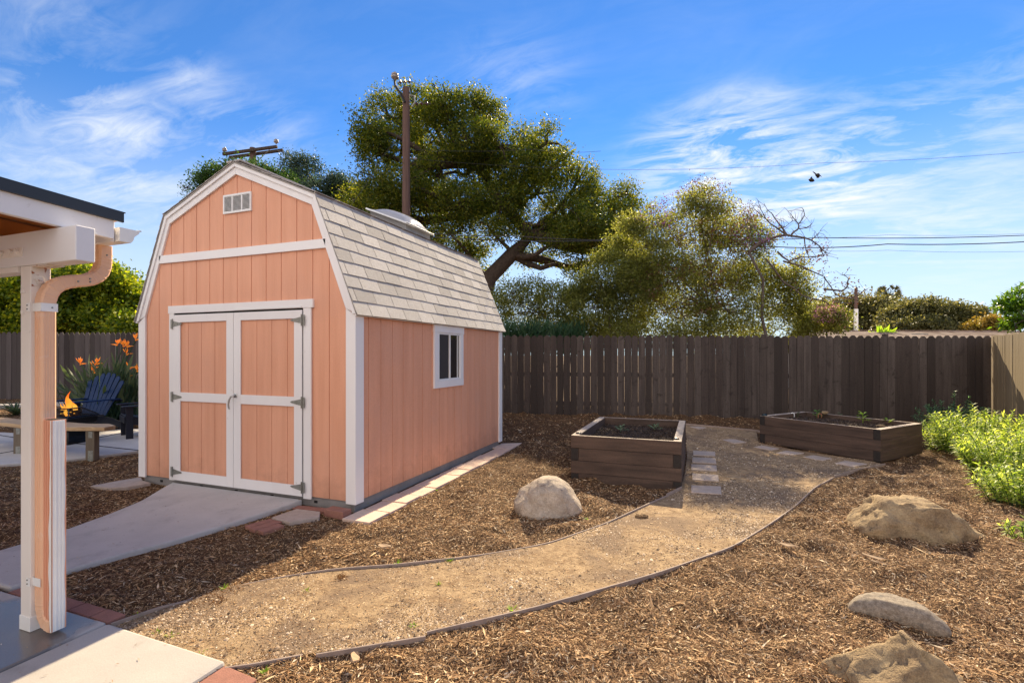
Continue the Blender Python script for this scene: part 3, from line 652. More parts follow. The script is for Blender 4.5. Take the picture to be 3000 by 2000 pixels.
flatblock('stepping_stone', [(-1.485, -.35), (-1.33, -.26), (-1.28, -.05), (-1.485, -.01)], -.062, .05, M_STEP, 'flat grey stone against the shed left front corner', 'stone')
GR2 = 'red bricks between the walk and the porch slab'
xb = .56; bl = [.20, .21, .2, .2, .17]
for k, lnb in enumerate(bl):
    flatblock('brick', [(xb, -2.100), (xb+lnb-.006, -2.104), (xb+lnb-.006, -2.008), (xb, -2.004)], -.074, .08, M_BRICK,
              ['red brick at the left end of the row behind the white post', 'red brick right behind the white post', 'third red brick of the row right of the post', 'fourth red brick of the row right of the post', 'last red brick of the row, at the corner of the sunlit slab'][k], 'brick', GR2, .007); xb += lnb
flatblock('brick', [(2.475, -2.14), (2.70, -2.16), (2.72, -2.36), (2.475, -2.35)], -.075, .08, M_BRICK, 'red brick paver at the bottom edge beside the sunlit slab corner', 'brick', GR2, .007)
flatblock('brick', [(2.475, -2.36), (2.725, -2.37), (2.74, -2.58), (2.475, -2.57)], -.075, .08, M_BRICK, 'red brick paver beyond the one at the sunlit slab corner', 'brick', GR2, .007)

# ================================================================== PATIO COVER (porch corner)
pc = thing('patio_cover', (1.23, -2.275, -.066), 'white timber patio cover corner with post, beam, gutter and peach downspout', 'patio cover')
MB().box(1.186, 1.276, -2.32, -2.23, -.060, 1.875).build('post', M_POST, pc, bevel=.004)
MB().box(1.182, 1.280, -2.324, -2.226, -.064, .012).build('post_shoe', M_WHITEM, pc, bevel=.002)
bm_ = MB().box(-4, 1.683, -2.330, -2.243, 1.876, 2.052).build('beam', M_TRIMH, pc, bevel=.005)
MB().box(-4, 1.168, -2.326, -2.25, 1.845, 1.8755).build('beam_filler', M_POST, pc, bevel=.003)
tp = MB(); tp.box(.985, 1.235, -2.336, -2.3305, 1.925, 1.972)
for x in (1.005, 1.055, 1.145, 1.195): tp.obox((x, -2.342, 1.952), (1, 0, 1), (0, 1, 0), (-1, 0, 1), .011, .008, .011)
tp.build('strap_plate', M_POST, bm_, bevel=.0015)
br = MB().box(1.2765, 1.281, -2.315, -2.238, 1.768, 1.8745); br.box(1.2765, 1.42, -2.318, -2.24, 1.871, 1.8755)
br.build('post_bracket', M_RUST, pc)
bo = MB(); bo.obox((1.285, -2.283, 1.80), (0, 1, .4), (1, 0, 0), (0, -.4, 1), .017, .003, .017); bo.tube([(1.281, -2.283, 1.80), (1.297, -2.283, 1.80)], .0125, 6); bo.build('bolt', M_RUST, pc)
b2 = MB()
for z in (1.74, 1.63): MB().obox((1.222, -2.326, z), (1, 0, 0), (0, 1, 0), (0, 0, 1), .009, .006, .009).build('bolt', M_POST, pc)
sl = .044
def rz(y, z0): return z0+(-2.08-y)*sl
def barge(x0, x1, ya, yb, za, zb, name, m, bevel=.003):
    mb = MB(); mb.prism([(x0, ya, rz(ya, za)), (x0, yb, rz(yb, za)), (x0, yb, rz(yb, zb)), (x0, ya, rz(ya, zb))], (x1-x0, 0, 0)); return mb.build(name, m, pc, bevel=bevel)
barge(1.515, 1.55, -7.5, -2.078, 2.045, 2.150, 'barge_board', M_TRIM)
for x in (.95, .35, -.25, -.85): barge(x, x+.04, -7.5, -2.08, 2.055, 2.142, 'rafter', M_PLY)
MB().box(-4, 1.512, -2.077, -2.055, 2.035, 2.148).build('eave_board', M_TRIMH, pc, bevel=.002)
barge(-4, 1.548, -7.5, -2.052, 2.1515, 2.168, 'roof_deck', M_PLY, 0)
barge(1.5505, 1.566, -7.5, -2.038, 2.147, 2.2, 'roof_edge', M_EDGE, 0)
barge(-4, 1.566, -7.5, -2.030, 2.2005, 2.206, 'roofing', M_EDGE, 0)
gt = MB(); prof = [(-2.052, 2.118), (-2.052, 2.040), (-1.995, 2.040), (-1.982, 2.055), (-1.975, 2.08), (-1.952, 2.10), (-1.945, 2.118), (-1.935, 2.118), (-1.935, 2.124), (-1.950, 2.124), (-1.957, 2.104), (-1.979, 2.084), (-1.987, 2.058), (-1.997, 2.044), (-2.048, 2.044), (-2.048, 2.118)]
gt.prism([(-4, y, z) for y, z in prof], (5.55, 0, 0)); gut = gt.build('gutter', M_WHITEM, pc)
gc = MB(); gc.prism([(1.5505, y, z) for y, z in prof[:8]], (.002, 0, 0)); gc.build('gutter_end_cap', M_WHITEM, gut)
# downspout
X0, Y0 = 1.312, -2.272
cv = [(-2.272, 1.655), (-2.271, 1.69), (-2.262, 1.728), (-2.243, 1.763), (-2.213, 1.789), (-2.178, 1.805), (-2.143, 1.815), (-2.105, 1.823), (-2.07, 1.834), (-2.038, 1.855), (-2.014, 1.885), (-2.003, 1.92), (-2.0, 1.96), (-2.0, 2.042)]
def dense(c, n, ribz):
    P = np.array(c); d = np.r_[0, np.cumsum(np.linalg.norm(np.diff(P, axis=0), axis=1))]; t = np.linspace(0, d[-1], n)
    return np.stack([np.interp(t, d, P[:, k]) for k in range(P.shape[1])], 1), t/d[-1]
dn = MB(); dn.rtube([(X0, Y0, .12), (X0, Y0, .8), (X0, Y0, 1.66)], (1, 0, 0), .033, .034)
for q in (-.020, -.009, .003, .014, .024): dn.box(X0+.0322, X0+.0343, Y0+q-.0025, Y0+q+.0025, .13, 1.65)
for q in (-.018, .0, .018): dn.box(X0+q-.003, X0+q+.003, Y0-.0365, Y0-.0335, .13, 1.65)
down = dn.build('downspout', M_DOWN, pc, bevel=.0015)
c2_, tt = dense(cv, 90, None); e1 = MB()
rb = [1.03+(.05*max(0, math.sin(t*math.pi*2*26))**3 if (.06 < t < .40 or .58 < t < .86) else 0) for t in tt]
e1.rtube([(X0, y, z) for y, z in c2_], (1, 0, 0), .033, .034, rb); e1.build('elbow', M_DOWN, down, smooth=False)
lowc = [(1.312, .16), (1.313, .11), (1.318, .06), (1.332, .015), (1.355, -.012), (1.385, -.022), (1.41, -.022)]
c3_, tt = dense(lowc, 44, None); e2 = MB(); e2.rtube([(x, Y0, z) for x, z in c3_], (0, 1, 0), .034, .033, [1.02+(.05*max(0, math.sin(t*math.pi*2*12))**3 if t > .2 else 0) for t in tt]); e2.build('elbow', M_DOWN, down)
for z, nm in ((1.655, 'strap'), (.20, 'strap')):
    st = MB(); st.box(X0-.045, X0+.036, Y0-.0375, Y0-.0355, z-.022, z+.022) if z > 1 else st.box(X0-.06, X0+.030, Y0-.0375, Y0-.0355, z-.022, z+.022)
    if z > 1: st.box(X0+.0362, X0+.038, Y0-.0375, Y0+.036, z-.022, z+.022)
    st.obox((X0-.047, -2.3235, z), (1, 0, 0), (0, 1, 0), (0, 0, 1), .014, .0015, .022)
    so = st.build(nm, M_WHITEM, down)
for (y, z) in ((-2.143, 1.812), (-2.085, 1.835), (-2.085, 1.818), (-2.0, 1.985), (-2.262, 1.655)): MB().tube([(X0+.034, y, z), (X0+.0405, y, z)], .0042, 8).build('screw', M_METAL, down)
for z in (1.665, 1.645, .21, .19): MB().tube([(X0-.052, -2.3225, z), (X0-.052, -2.328, z)], .0042, 8).build('screw', M_METAL, down)
ex = MB(); ex.box(1.349, 1.4275, -2.300, -2.238, -.048, 1.06)
for q in (-.282, -.27, -.258): pass
for q in (1.362, 1.378, 1.396, 1.412): ex.box(q-.003, q+.003, -2.3025, -2.3003, -.045, 1.055)
exo = ex.build('downspout_extension', M_DOWN2, down, bevel=.004)
wp = MB(); zz = np.linspace(-.047, 1.058, 60); e0 = [-2.299+.004*math.sin(z*9)+.003*math.sin(z*37+1) for z in zz]
for i in range(59): 
    wp.add([(1.4282, -2.2985, zz[i]), (1.4282, -2.2445+.002*math.sin(zz[i]*21), zz[i]), (1.4282, -2.2445+.002*math.sin(zz[i+1]*21), zz[i+1]), (1.4282, -2.2985, zz[i+1])], [(0, 1, 2, 3)])
    xa = 1.4275-.018-.006*math.sin(zz[i]*5)-.003*math.sin(zz[i]*29); xb_ = 1.4275-.018-.006*math.sin(zz[i+1]*5)-.003*math.sin(zz[i+1]*29)
    wp.add([(xa, -2.3032, zz[i]), (1.4270, -2.3032, zz[i]), (1.4270, -2.3032, zz[i+1]), (xb_, -2.3032, zz[i+1])], [(0, 1, 2, 3)])
for q in (-2.283, -2.266, -2.252): wp.box(1.4283, 1.4305, q-.003, q+.003, -.045, 1.056)
wp.build('white_paint_strip', M_WHITEM, exo)
MB().box(1.353, 1.4235, -2.296, -2.242, -.0495, -.0482).build('extension_opening', M_DARK, exo)
MB().box(1.353, 1.4235, -2.296, -2.242, 1.0605, 1.062).build('extension_opening', M_DARK, exo)

# ================================================================== FENCES
def fence(P0, P1, h0, h1, pw, label, m, seed, overlap=0., depth=.02, dog=.048, wob=.008):
    P0 = Vector(P0); P1 = Vector(P1); d = (P1-P0); Ln = Vector((d.x, d.y)).length; u = Vector((d.x/Ln, d.y/Ln, 0)); n_ = Vector((u.y, -u.x, 0))
    rs = random.Random(seed); root = thing('wooden_fence', (P0.x, P0.y, P0.z), label, 'fence')
    mb = MB(); k = int(Ln/pw)
    for i in range(k):
        s0 = i*pw+.0022; s1 = (i+1)*pw-.0022-(rs.uniform(.001, .006) if rs.random() < .35 else 0)
        zb = P0.z+(P1.z-P0.z)*i/k-.06; zt = h0+(h1-h0)*i/k+rs.uniform(-wob, wob); yo = rs.uniform(-.005, .005); tl = rs.uniform(-.004, .004)
        ws = s1-s0; q = .3*ws
        prof = [(s0, zb), (s1, zb), (s1+tl, zt-dog), (s1-q+tl, zt), (s0+q+tl, zt), (s0+tl, zt-dog)]
        mb.prism([P0*1+u*a-Vector((0, 0, P0.z))+Vector((0, 0, z))+n_*yo for a, z in prof], n_*-depth)
    mb.build('fence_boards', m, root)
    for fr in (.16, .52, .87):
        z0 = P0.z+(h0-P0.z)*fr; z1 = P1.z+(h1-P1.z)*fr
        MB().bar(Vector((P0.x, P0.y, z0))-n_*(depth+.03), Vector((P1.x, P1.y, z1))-n_*(depth+.03), .038, .088).build('fence_rail', m, root)
    s_ = .3
    while s_ < Ln:
        b = P0+u*s_-n_*(depth+.10); MB().box(b.x-.045, b.x+.045, b.y-.045, b.y+.045, -.1, h0-.03).build('fence_post', m, root); s_ += 2.4
    return root, u, n_
BC = at(2907, 1230, 9.95); FL0 = at(1340, 1213, 11.32)
kk = (BC-FL0); ext = FL0-kk.normalized()*3.2
fence((ext.x, ext.y, .02), (BC.x, BC.y, .02), 1.86, 1.775, .148, 'long dark weathered board fence behind the planter boxes', M_FEN, 3)
RN = at(3000, 1250, 8.45); dd = (RN-BC); RE = BC+dd*3.4
BS = BC-dd.normalized()*.06
fence((BS.x, BS.y, .02), (RE.x, RE.y, -.04), 1.785, 1.80, .138, 'golden sunlit board fence at the right edge, running towards the viewer', M_FENL, 5, dog=.02)
RF0 = at(-900, 1170, 14.2); RF1 = at(760, 1170, 15.3)
fence((RF0.x, RF0.y, .06), (RF1.x, RF1.y, .06), 2.06, 2.08, .148, 'grey weathered board fence at the left, behind the fire pit', M_FENG, 9, dog=.08)

# ================================================================== EDGING BOARDS
def edging(pts, label, top=.022, thk=.011, hgt=.11, tops=None):
    P = smooth_line(pts, max(4, int(len(pts)*7))); n = len(P); vs = []; fs = []
    for i in range(n):
        t = P[min(i+1, n-1)]-P[max(i-1, 0)]; t = t/np.linalg.norm(t); s_ = np.array([t[1], -t[0]])*thk/2
        z = float(G(*P[i]))+(top if tops is None else np.interp(i/(n-1), np.linspace(0, 1, len(tops)), tops))
        for sx, zz_ in ((1, z), (-1, z), (-1, z-hgt), (1, z-hgt)): vs.append((P[i][0]+sx*s_[0], P[i][1]+sx*s_[1], zz_))
    fs = [(i*4+k, i*4+(k+1) % 4, (i+1)*4+(k+1) % 4, (i+1)*4+k) for i in range(n-1) for k in range(4)]+[(3, 2, 1, 0), ((n-1)*4, (n-1)*4+1, (n-1)*4+2, (n-1)*4+3)]
    o = MB().add(vs, fs).build('edging_board', M_BOARD, bevel=.002); tag(o, label, 'edging board', 'bent edging boards along the path'); return o
edging(ED1[:3]+[(1.70, -1.66)], 'short edging board between the slab corner and the shed shadow', tops=[.03, .026, .004])
edging([(1.75, -1.54)]+ED1[4:11]+[(4.28, 1.62)], 'long far edging board curving past the pale boulder to the planter', tops=[.008, .022, .024, .014, .012, .018, .022, .024])
edging([(4.26, 1.58), (4.40, 1.95)], 'pale stub of edging board touching the near planter corner', .04)
edging([(2.49, -2.155), (2.60, -2.07), (2.74, -1.925)], 'near edging board starting at the red brick paver', tops=[.026, .022, .012])
edging([(2.80, -1.90), (3.0, -1.76), (3.24, -1.585)], 'near edging board, thin middle piece half buried in mulch', tops=[.012, .02, .024])
edging([(3.228, -1.55)]+ED2[5:12]+[(6.10, 3.13)], 'long near edging board curving along the right side of the path', tops=[.026, .034, .024, .016, .018, .02, .02, .018])
edging([(6.12, 3.16), (6.523, 3.737), (6.93, 4.20)], 'edging board ending at the corner of the far planter', .03)
edging([(4.10, 6.46), (4.32, 6.42), (5.56, 6.30), (5.7, 6.2)], 'straight edging board closing the path in front of the dark fence', .035)

# ================================================================== RAISED BEDS
def bed(O, ang, W, D, ztop_, rows, par, label, soilz):
    ux = Vector((math.cos(ang), math.sin(ang), 0)); uy = Vector((-math.sin(ang), math.cos(ang), 0))
    root = thing('raised_planter', (O[0], O[1], -.1), label, 'planter box', 'timber raised garden beds')
    P = lambda a, b_, z: Vector((O[0], O[1], 0))+ux*a+uy*b_+Vector((0, 0, z))
    def bx(a0, a1, b0, b1, z0, z1, name, m, bev=.004):
        mb = MB(); mb.obox(P((a0+a1)/2, (b0+b1)/2, (z0+z1)/2), ux, uy, (0, 0, 1), (a1-a0)/2, (b1-b0)/2, (z1-z0)/2); return mb.build(name, m, root, bevel=bev)
    t1, t2 = .04, .09; z1 = ztop_
    for r_ in range(rows):
        z0 = z1-.149; g_ = .0015; jj = lambda: random.uniform(-.002, .002)
        if r_ % 2 == par:
            bx(0, W, 0+jj(), t1, z0+g_, z1, 'side_board', M_BED); bx(0, W, D-t1, D+jj(), z0+g_, z1, 'side_board', M_BED)
            bx(0+jj(), t2, t1+.001, D-t1-.001, z0+g_, z1, 'end_board', M_BED); bx(W-t2, W+jj(), t1+.001, D-t1-.001, z0+g_, z1, 'end_board', M_BED)
        else:
            bx(0+jj(), t2, .003, D-.003, z0+g_, z1, 'end_board', M_BED); bx(W-t2, W+jj(), .003, D-.003, z0+g_, z1, 'end_board', M_BED)
            bx(t2+.002, W-t2-.002, .004+jj(), t1, z0+g_, z1, 'side_board', M_BED); bx(t2+.002, W-t2-.002, D-t1, D-.004, z0+g_, z1, 'side_board', M_BED)
            for a in (0, W-t2): bx(a+.002, a+t2-.002, .0005, .0025, z0+g_+.002, z1-.002, 'timber_end', M_TEND, 0)
        z1 -= .15
    # weathered tops
    bx(.003, t2-.003, t1+.004, D-t1-.004, ztop_+.0005, ztop_+.0035, 'weathered_top', M_BEDT, 0); bx(W-t2+.003, W-.003, t1+.004, D-t1-.004, ztop_+.0005, ztop_+.0035, 'weathered_top', M_BEDT, 0)
    bx(.003, W-.003, .003, t1-.003, ztop_+.0005, ztop_+.0035, 'weathered_top', M_BEDT, 0); bx(.003, W-.003, D-t1+.003, D-.003, ztop_+.0005, ztop_+.0035, 'weathered_top', M_BEDT, 0)
    # soil
    K = 44; A, B = np.meshgrid(np.linspace(t2-.01, W-t2+.01, K), np.linspace(t1-.01, D-t1+.01, K), indexing='ij')
    Z = soilz+.012*np.sin(A*9+2*np.sin(B*5))*np.cos(B*8)+rng.normal(0, .006, A.shape)
    XYp = np.stack([O[0]+ux.x*A+uy.x*B, O[1]+ux.y*A+uy.y*B, Z], -1).reshape(-1, 3); ii = np.arange(K*K).reshape(K, K)
    np_mesh('soil', XYp, [np.stack([ii[:-1, :-1], ii[1:, :-1], ii[1:, 1:], ii[:-1, 1:]], -1).reshape(-1, 4)], M_SOILB, root)
    n = 7000; a = rng.uniform(t2, W-t2, n); b_ = rng.uniform(t1, D-t1, n)
    C = np.stack([O[0]+ux.x*a+uy.x*b_, O[1]+ux.y*a+uy.y*b_, soilz+.012*np.sin(a*9+2*np.sin(b_*5))*np.cos(b_*8)+rng.uniform(.0, .014, n)], 1)
    Dn = rdir(n); Dn[:, 2] *= .4; Dn = nrm(Dn); U = rdir(n); V, Fq = leaf_quads(C, Dn, U, rng.uniform(.012, .035, n), rng.uniform(.006, .016, n))
    o = np_mesh('soil_crumbs', V, [Fq], M_SOIL, root); o['kind'] = 'stuff'
    OCC.append([tuple(P(a_, c_, 0))[:2] for a_, c_ in ((-.01, -.01), (W+.01, -.01), (W+.01, D+.01), (-.01, D+.01))])
    return root, P
M_TEND = mat('dark_end_grain', (.022, .017, .015), .8, (.04, .03, .025), 30, .6)
M_SOILB = mat('soil_bed', (.035, .022, .016), .95, (.08, .052, .036), 40, .8, bump=[(40, .9, .01, False)])
bed1, P1f = bed((3.135, 1.957), .004, 1.262, 1.86, .43, 4, 0, 'dark timber planter box near the shed, holding two seedlings', .325)
a2 = R(-39.5); W2 = 1.79; O2 = (6.912-W2*math.cos(a2), 4.311-W2*math.sin(a2))
bed2, P2f = bed(O2, a2, W2, 1.25, .365, 3, 1, 'long timber planter box at the right, holding five seedlings', .29)
# post caps on near bed, solar knobs and pebbles
for (px, py), lab in (((1695, 1269), 'small dark flat cap on the left front corner of the near planter'), ((1981, 1286), 'small dark flat cap on the right front corner of the near planter')):
    p = onz(px, py, .435); mb = MB(); mb.lathe(p, [(.03, 0), (.036, .004), (.03, .012), (.012, .016)], 14); tag(mb.build('corner_cap', M_IRON, smooth=True), lab, 'cap', 'dark corner caps on the near planter')
p = P2f(.05, .05, .369); mb = MB(); mb.lathe(p, [(.045, 0), (.045, .018), (.03, .03), (.012, .034)], 16); tag(mb.build('corner_cap', mat('dark_teal_glass', (.015, .03, .035), .2), smooth=True), 'round dark knob on the left corner of the far planter', 'cap')

# ================================================================== ROCKS
from mathutils import noise as mn
def rock(c, rad, planes, seed, m, label, yaw=0., nz=(.10, .03, .012), tilt=None, bend=0., cat='boulder', grp='landscape boulders in the mulch', sub=5, name='boulder'):
    bm = bmesh.new(); bmesh.ops.create_icosphere(bm, subdivisions=sub, radius=1); off = Vector((seed*3.7, seed*1.3, seed*2.1))
    rad = Vector(rad); s_ = max(rad)
    for v in bm.verts:
        q = v.co.copy()
        for nrm_, h in planes:
            nn_ = Vector(nrm_).normalized(); dd_ = q.dot(nn_)
            if dd_ > h: q -= nn_*(dd_-h)*.88
        q = Vector((q.x*rad.x, q.y*rad.y, q.z*rad.z)); d = v.co.normalized()
        a = mn.fractal(q/s_*1.3+off, 1, 2, 3)*nz[0]*s_+mn.fractal(q/s_*5+off, .8, 2, 4)*nz[1]*s_
        r1 = 1-abs(mn.noise(q/s_*3.2+off*2)); a -= max(0, r1-.86)*nz[1]*s_*5
        a += mn.noise(q/s_*26+off)*nz[2]*s_
        q += d*a
        if bend: q.y += bend*(q.x/rad.x)**2
        v.co = q
    Rm = Matrix.Rotation(yaw, 4, 'Z') @ (Matrix.Rotation(tilt[0], 4, 'X') @ Matrix.Rotation(tilt[1], 4, 'Y') if tilt else Matrix.Identity(4))
    bm.transform(Matrix.Translation(c) @ Rm); me = bpy.data.meshes.new(name); bm.to_mesh(me); bm.free()
    me.polygons.foreach_set('use_smooth', [True]*len(me.polygons)); o = link(name, me, m, None); tag(o, label, cat, grp); return o
M_R1 = mat('pale_granite', (.50, .40, .31), .9, (.33, .26, .20), 7, .9, bump=[(12, 1, .02, False), (44, 1, .010, False), (120, .8, .004, False)], blotch=(16, (.22, .17, .14), .62, .70), grain=(80, .2))
M_R2 = mat('tan_sandstone', (.38, .27, .15), .92, (.21, .14, .08), 7, .9, bump=[(9, 1, .03, False), (34, 1, .012, False), (120, .9, .004, False)], blotch=(13, (.12, .085, .055), .60, .70), grain=(70, .22))
M_R3 = mat('speckled_grey_stone', (.17, .13, .095), .85, (.32, .26, .2), 50, .8, bump=[(120, .7, .003, False)], grain=(160, .3), blotch=(20, (.13, .11, .09), .6, .72))
VR = Vector((CYW, -SY, 0)); VF = Vector((SY, CYW, 0)); vyaw = math.atan2(VR.y, VR.x)
c = at(1606, 1500, 4.74); c.z = -.06
rock(c, (.32, .27, .29), [((-.8, -.2, .6), .84), ((.9, -.1, .45), .90), ((0, -.85, .3), .9)], 4, M_R1, 'pale rounded boulder between the path edging and the near planter', vyaw, tilt=(0, R(4)), nz=(.07, .03, .010))
c = at(2690, 1500, 4.22); c.z = -.10
rock(c, (.54, .37, .31), [((0, .1, 1), .74), ((-.5, -.5, .5), .86), ((.75, -.1, .65), .72), ((-.9, 0, .4), .78), ((.0, -1, .1), .66), ((.35, -1, .2), .66)], 5, M_R2, 'large low tan boulder right of the path, in front of the leafy bushes', vyaw-.12, nz=(.09, .045, .012), tilt=(0, R(5)))
c = at(2622, 1800, 2.83); c.z = -.075
rock(c, (.235, .11, .10), [((0, 0, 1), .8)], 9, M_R3, 'smooth bean shaped grey stone at the lower right', vyaw-.58, nz=(.05, .015, .004), bend=-.10)
c = at(2650, 1960, 2.24); c.z = -.13
rock(c, (.36, .28, .34), [((-.75, -.2, .75), .50), ((.75, -.1, .7), .52), ((0, -.85, .5), .62), ((-.2, .9, .6), .6)], 14, M_R2, 'pointed tan boulder cut off by the bottom edge', vyaw, nz=(.10, .05, .012))
c = ong(2660*.3614*0+1450+1190*.3614, 1150+1010*.3614); c.z -= .0
rock(c, (.065, .05, .035), [((0, 0, 1), .7)], 21, mat('dry_clod', (.2, .12, .06), .95, (.1, .06, .03), 40, .8, bump=[(60, .9, .01, False)]), 'crumbly brown clod lying on the path by the far edging', .3, nz=(.2, .12, .04), cat='clod', grp=None, sub=4, name='soil_clod')
# stones on the path
n5 = [[(4.500, 1.818), (4.803, 1.846), (4.808, 2.182), (4.493, 2.118)], [(4.503, 2.39), (4.795, 2.425), (4.798, 2.742), (4.493, 2.725)], [(4.48, 2.926), (4.79, 2.973), (4.793, 3.30), (4.474, 3.26)], [(4.483, 3.401), (4.796, 3.43), (4.795, 3.80), (4.483, 3.74)], [(4.492, 3.93), (4.797, 3.96), (4.80, 4.30), (4.484, 4.27)]]
nl = ['nearest', 'second nearest', 'middle', 'second farthest', 'farthest']
for k, q in enumerate(n5): flatblock('stepping_stone', q, float(G(q[0][0], q[0][1]))+.022, .04, M_STEP, f'{nl[k]} of the five rectangular stepping stones beside the near planter', 'stone', 'rectangular stepping stones beside the near planter')
n4 = [[(5.389, 4.925), (5.614, 4.74), (5.754, 4.93), (5.537, 5.12)], [(5.659, 4.552), (5.879, 4.489), (6.06, 4.70), (5.829, 4.822)], [(5.99, 4.37), (6.197, 4.19), (6.36, 4.39), (6.153, 4.573)], [(6.323, 4.07), (6.486, 3.89), (6.72, 4.16), (6.493, 4.293)]]
for k, q in enumerate(n4): flatblock('stepping_stone', q, float(G(q[0][0], q[0][1]))+.017, .04, M_STEP, f'{["leftmost", "second from left", "third from left", "rightmost"][k]} of the four stepping stones in front of the far planter', 'stone', 'stepping stones in front of the far planter')
flatblock('stepping_stone', [(4.94, 5.35), (5.11, 5.06), (5.31, 5.25), (5.12, 5.52)], float(G(5.1, 5.3))+.018, .04, M_STEP, 'grey stone sunk in the path between the two planters', 'stone')
flatblock('stepping_stone', [(4.35, 6.30), (4.56, 6.05), (4.70, 6.25), (4.52, 6.36)], float(G(4.5, 6.2))+.018, .04, M_STEP, 'lilac stone sunk in the path behind the near planter', 'stone')
OCC = [o for o in OCC]

# ================================================================== MULCH CHIPS, GRIT
BLOCK = [RAMP, [(-6, -7), (2.47, -7), (2.47, -2.112), (-6, -2.112)], PATIO, [(-1.5, 0), (1.51, 0), (1.51, 3.65), (-1.5, 3.65)]]
def scatter(n, r0, r1, amax=1.12, p=1.0):
    """points on the ground in front of the viewer, denser near"""
    u = rng.uniform(0, 1, n); r = r0*(r1/r0)**(u**p); a = rng.uniform(-amax, amax, n)
    return CX+r*(SY+a*CYW), CY+r*(CYW-a*SY), r
def chips(n, r0, r1, l0, l1, w0, w1, h, name_seed):
    x, y, r = scatter(n, r0, r1, 1.12 if name_seed < 8 else 2.4); keep = ~inpoly(x, y, PATHPOLY)
    for b in BLOCK: keep &= ~inpoly(x, y, b)
    for b in OCC: keep &= ~inpoly(x, y, b)
    x, y = x[keep], y[keep]; n = len(x)
    cl_ = np.clip(.6+.5*np.sin(x*5.1+2*np.sin(y*3.7))*np.cos(y*4.3)+.3*np.sin(x*13+y*11), 0, 1.2)
    cz_, gx_, gy_ = clump(x, y); z = H(x, y)+cz_+rng.uniform(0, 1, n)**2*h*cl_*.7
    a = rng.uniform(0, 2*math.pi, n); D = np.stack([np.cos(a), np.sin(a), rng.normal(0, .2, n)+np.cos(a)*gx_+np.sin(a)*gy_], 1); D = nrm(D)
    U = np.stack([rng.normal(0, .45, n)-gx_, rng.normal(0, .45, n)-gy_, np.ones(n)], 1); ln = rng.uniform(l0, l1, n)*rng.choice([.6, 1, 1, 1.6], n); wd = rng.uniform(w0, w1, n)
    return leaf_quads(np.stack([x, y, z], 1)-D*ln[:, None]*.5, D, U, ln, wd)
Vs = []; Fs = []; k0 = 0
for args in [(330000, 1.9, 4.4, .010, .036, .0016, .0055, .026, 1), (230000, 4.2, 8.5, .018, .05, .003, .008, .028, 2), (70000, 8, 16, .04, .08, .007, .014, .03, 3), (9000, 1.9, 4.6, .03, .07, .004, .014, .03, 5), (900, 1.9, 6, .07, .14, .006, .016, .034, 4), (110000, 1.2, 9, .02, .06, .004, .010, .024, 8)]:
    V, F = chips(*args); Vs.append(V); Fs.append(F+k0); k0 += len(V)
MV, MF, mk0 = Vs, Fs, k0
def grit(n, r0, r1, s0, s1):
    x, y, r = scatter(n, r0, r1); keep = inpoly(x, y, PATHPOLY)
    for b in OCC: keep &= ~inpoly(x, y, b)
    x, y, r = x[keep], y[keep], r[keep]; n = len(x); dens = np.sin(x*2.3+1.7*np.sin(y*1.9))*np.cos(y*2.1+x)+.5*np.sin(x*7+2*np.sin(y*5))+rng.normal(0, .4, n); k = dens > -.1; x, y = x[k], y[k]; n = len(x)
    s_ = rng.uniform(s0, s1, n)[:, None]; c = np.stack([x, y, H(x, y)+.009], 1); a = rng.uniform(0, 6.28, n); e1_ = np.stack([np.cos(a), np.sin(a), 0*a], 1); e2_ = np.stack([-np.sin(a), np.cos(a), 0*a], 1)
    V = np.stack([c+e1_*s_, c+e2_*s_*.8, c-e1_*s_*.9, c-e2_*s_, c+np.array([0, 0, 1.])*s_*rng.uniform(.5, 1, (n, 1))], 1).reshape(-1, 3); b = (np.arange(n)*5)[:, None]
    return V, np.concatenate([b+np.array([[0, 1, 4]]), b+np.array([[1, 2, 4]]), b+np.array([[2, 3, 4]]), b+np.array([[3, 0, 4]])])
Vs = []; Fs = []; k0 = 0
for args in [(120000, 2.1, 4.2, .0022, .0062), (90000, 4, 9.5, .004, .010), (5200, 2.1, 8, .006, .016)]:
    V, F = grit(*args); Vs.append(V); Fs.append(F+k0); k0 += len(V)
o = np_mesh('gravel', np.concatenate(Vs), [np.concatenate(Fs)], M_GRIT); tag(o, 'loose grit and fine gravel on the path', 'gravel', kind='stuff')
SC = []
for poly, zz_ in ((RAMP, None), ([(.2, -2.9), (2.44, -2.9), (2.44, -2.12), (.2, -2.12)], -.064), (PATIO, PATZ)):
    P = np.array(poly); n = 150 if zz_ is None else 60; x = rng.uniform(P[:, 0].min(), P[:, 0].max(), n*3); y = rng.uniform(P[:, 1].min(), P[:, 1].max(), n*3); k = inpoly(x, y, poly); x, y = x[k][:n], y[k][:n]
    z = np.array([zr(q) for q in y])+.003 if zz_ is None else np.full(len(x), zz_+.003); SC.append(np.stack([x, y, z], 1))
SC = np.concatenate(SC); n = len(SC); a = rng.uniform(0, 6.28, n); V, F = leaf_quads(SC, nrm(np.stack([np.cos(a), np.sin(a), rng.normal(0, .1, n)], 1)), nrm(np.stack([rng.normal(0, .3, n), rng.normal(0, .3, n), np.ones(n)], 1)), rng.uniform(.008, .03, n), .004)
o = np_mesh('mulch', V, [F], M_CHIP); tag(o, 'stray bark shreds lying on the concrete slabs', 'mulch', kind='stuff')
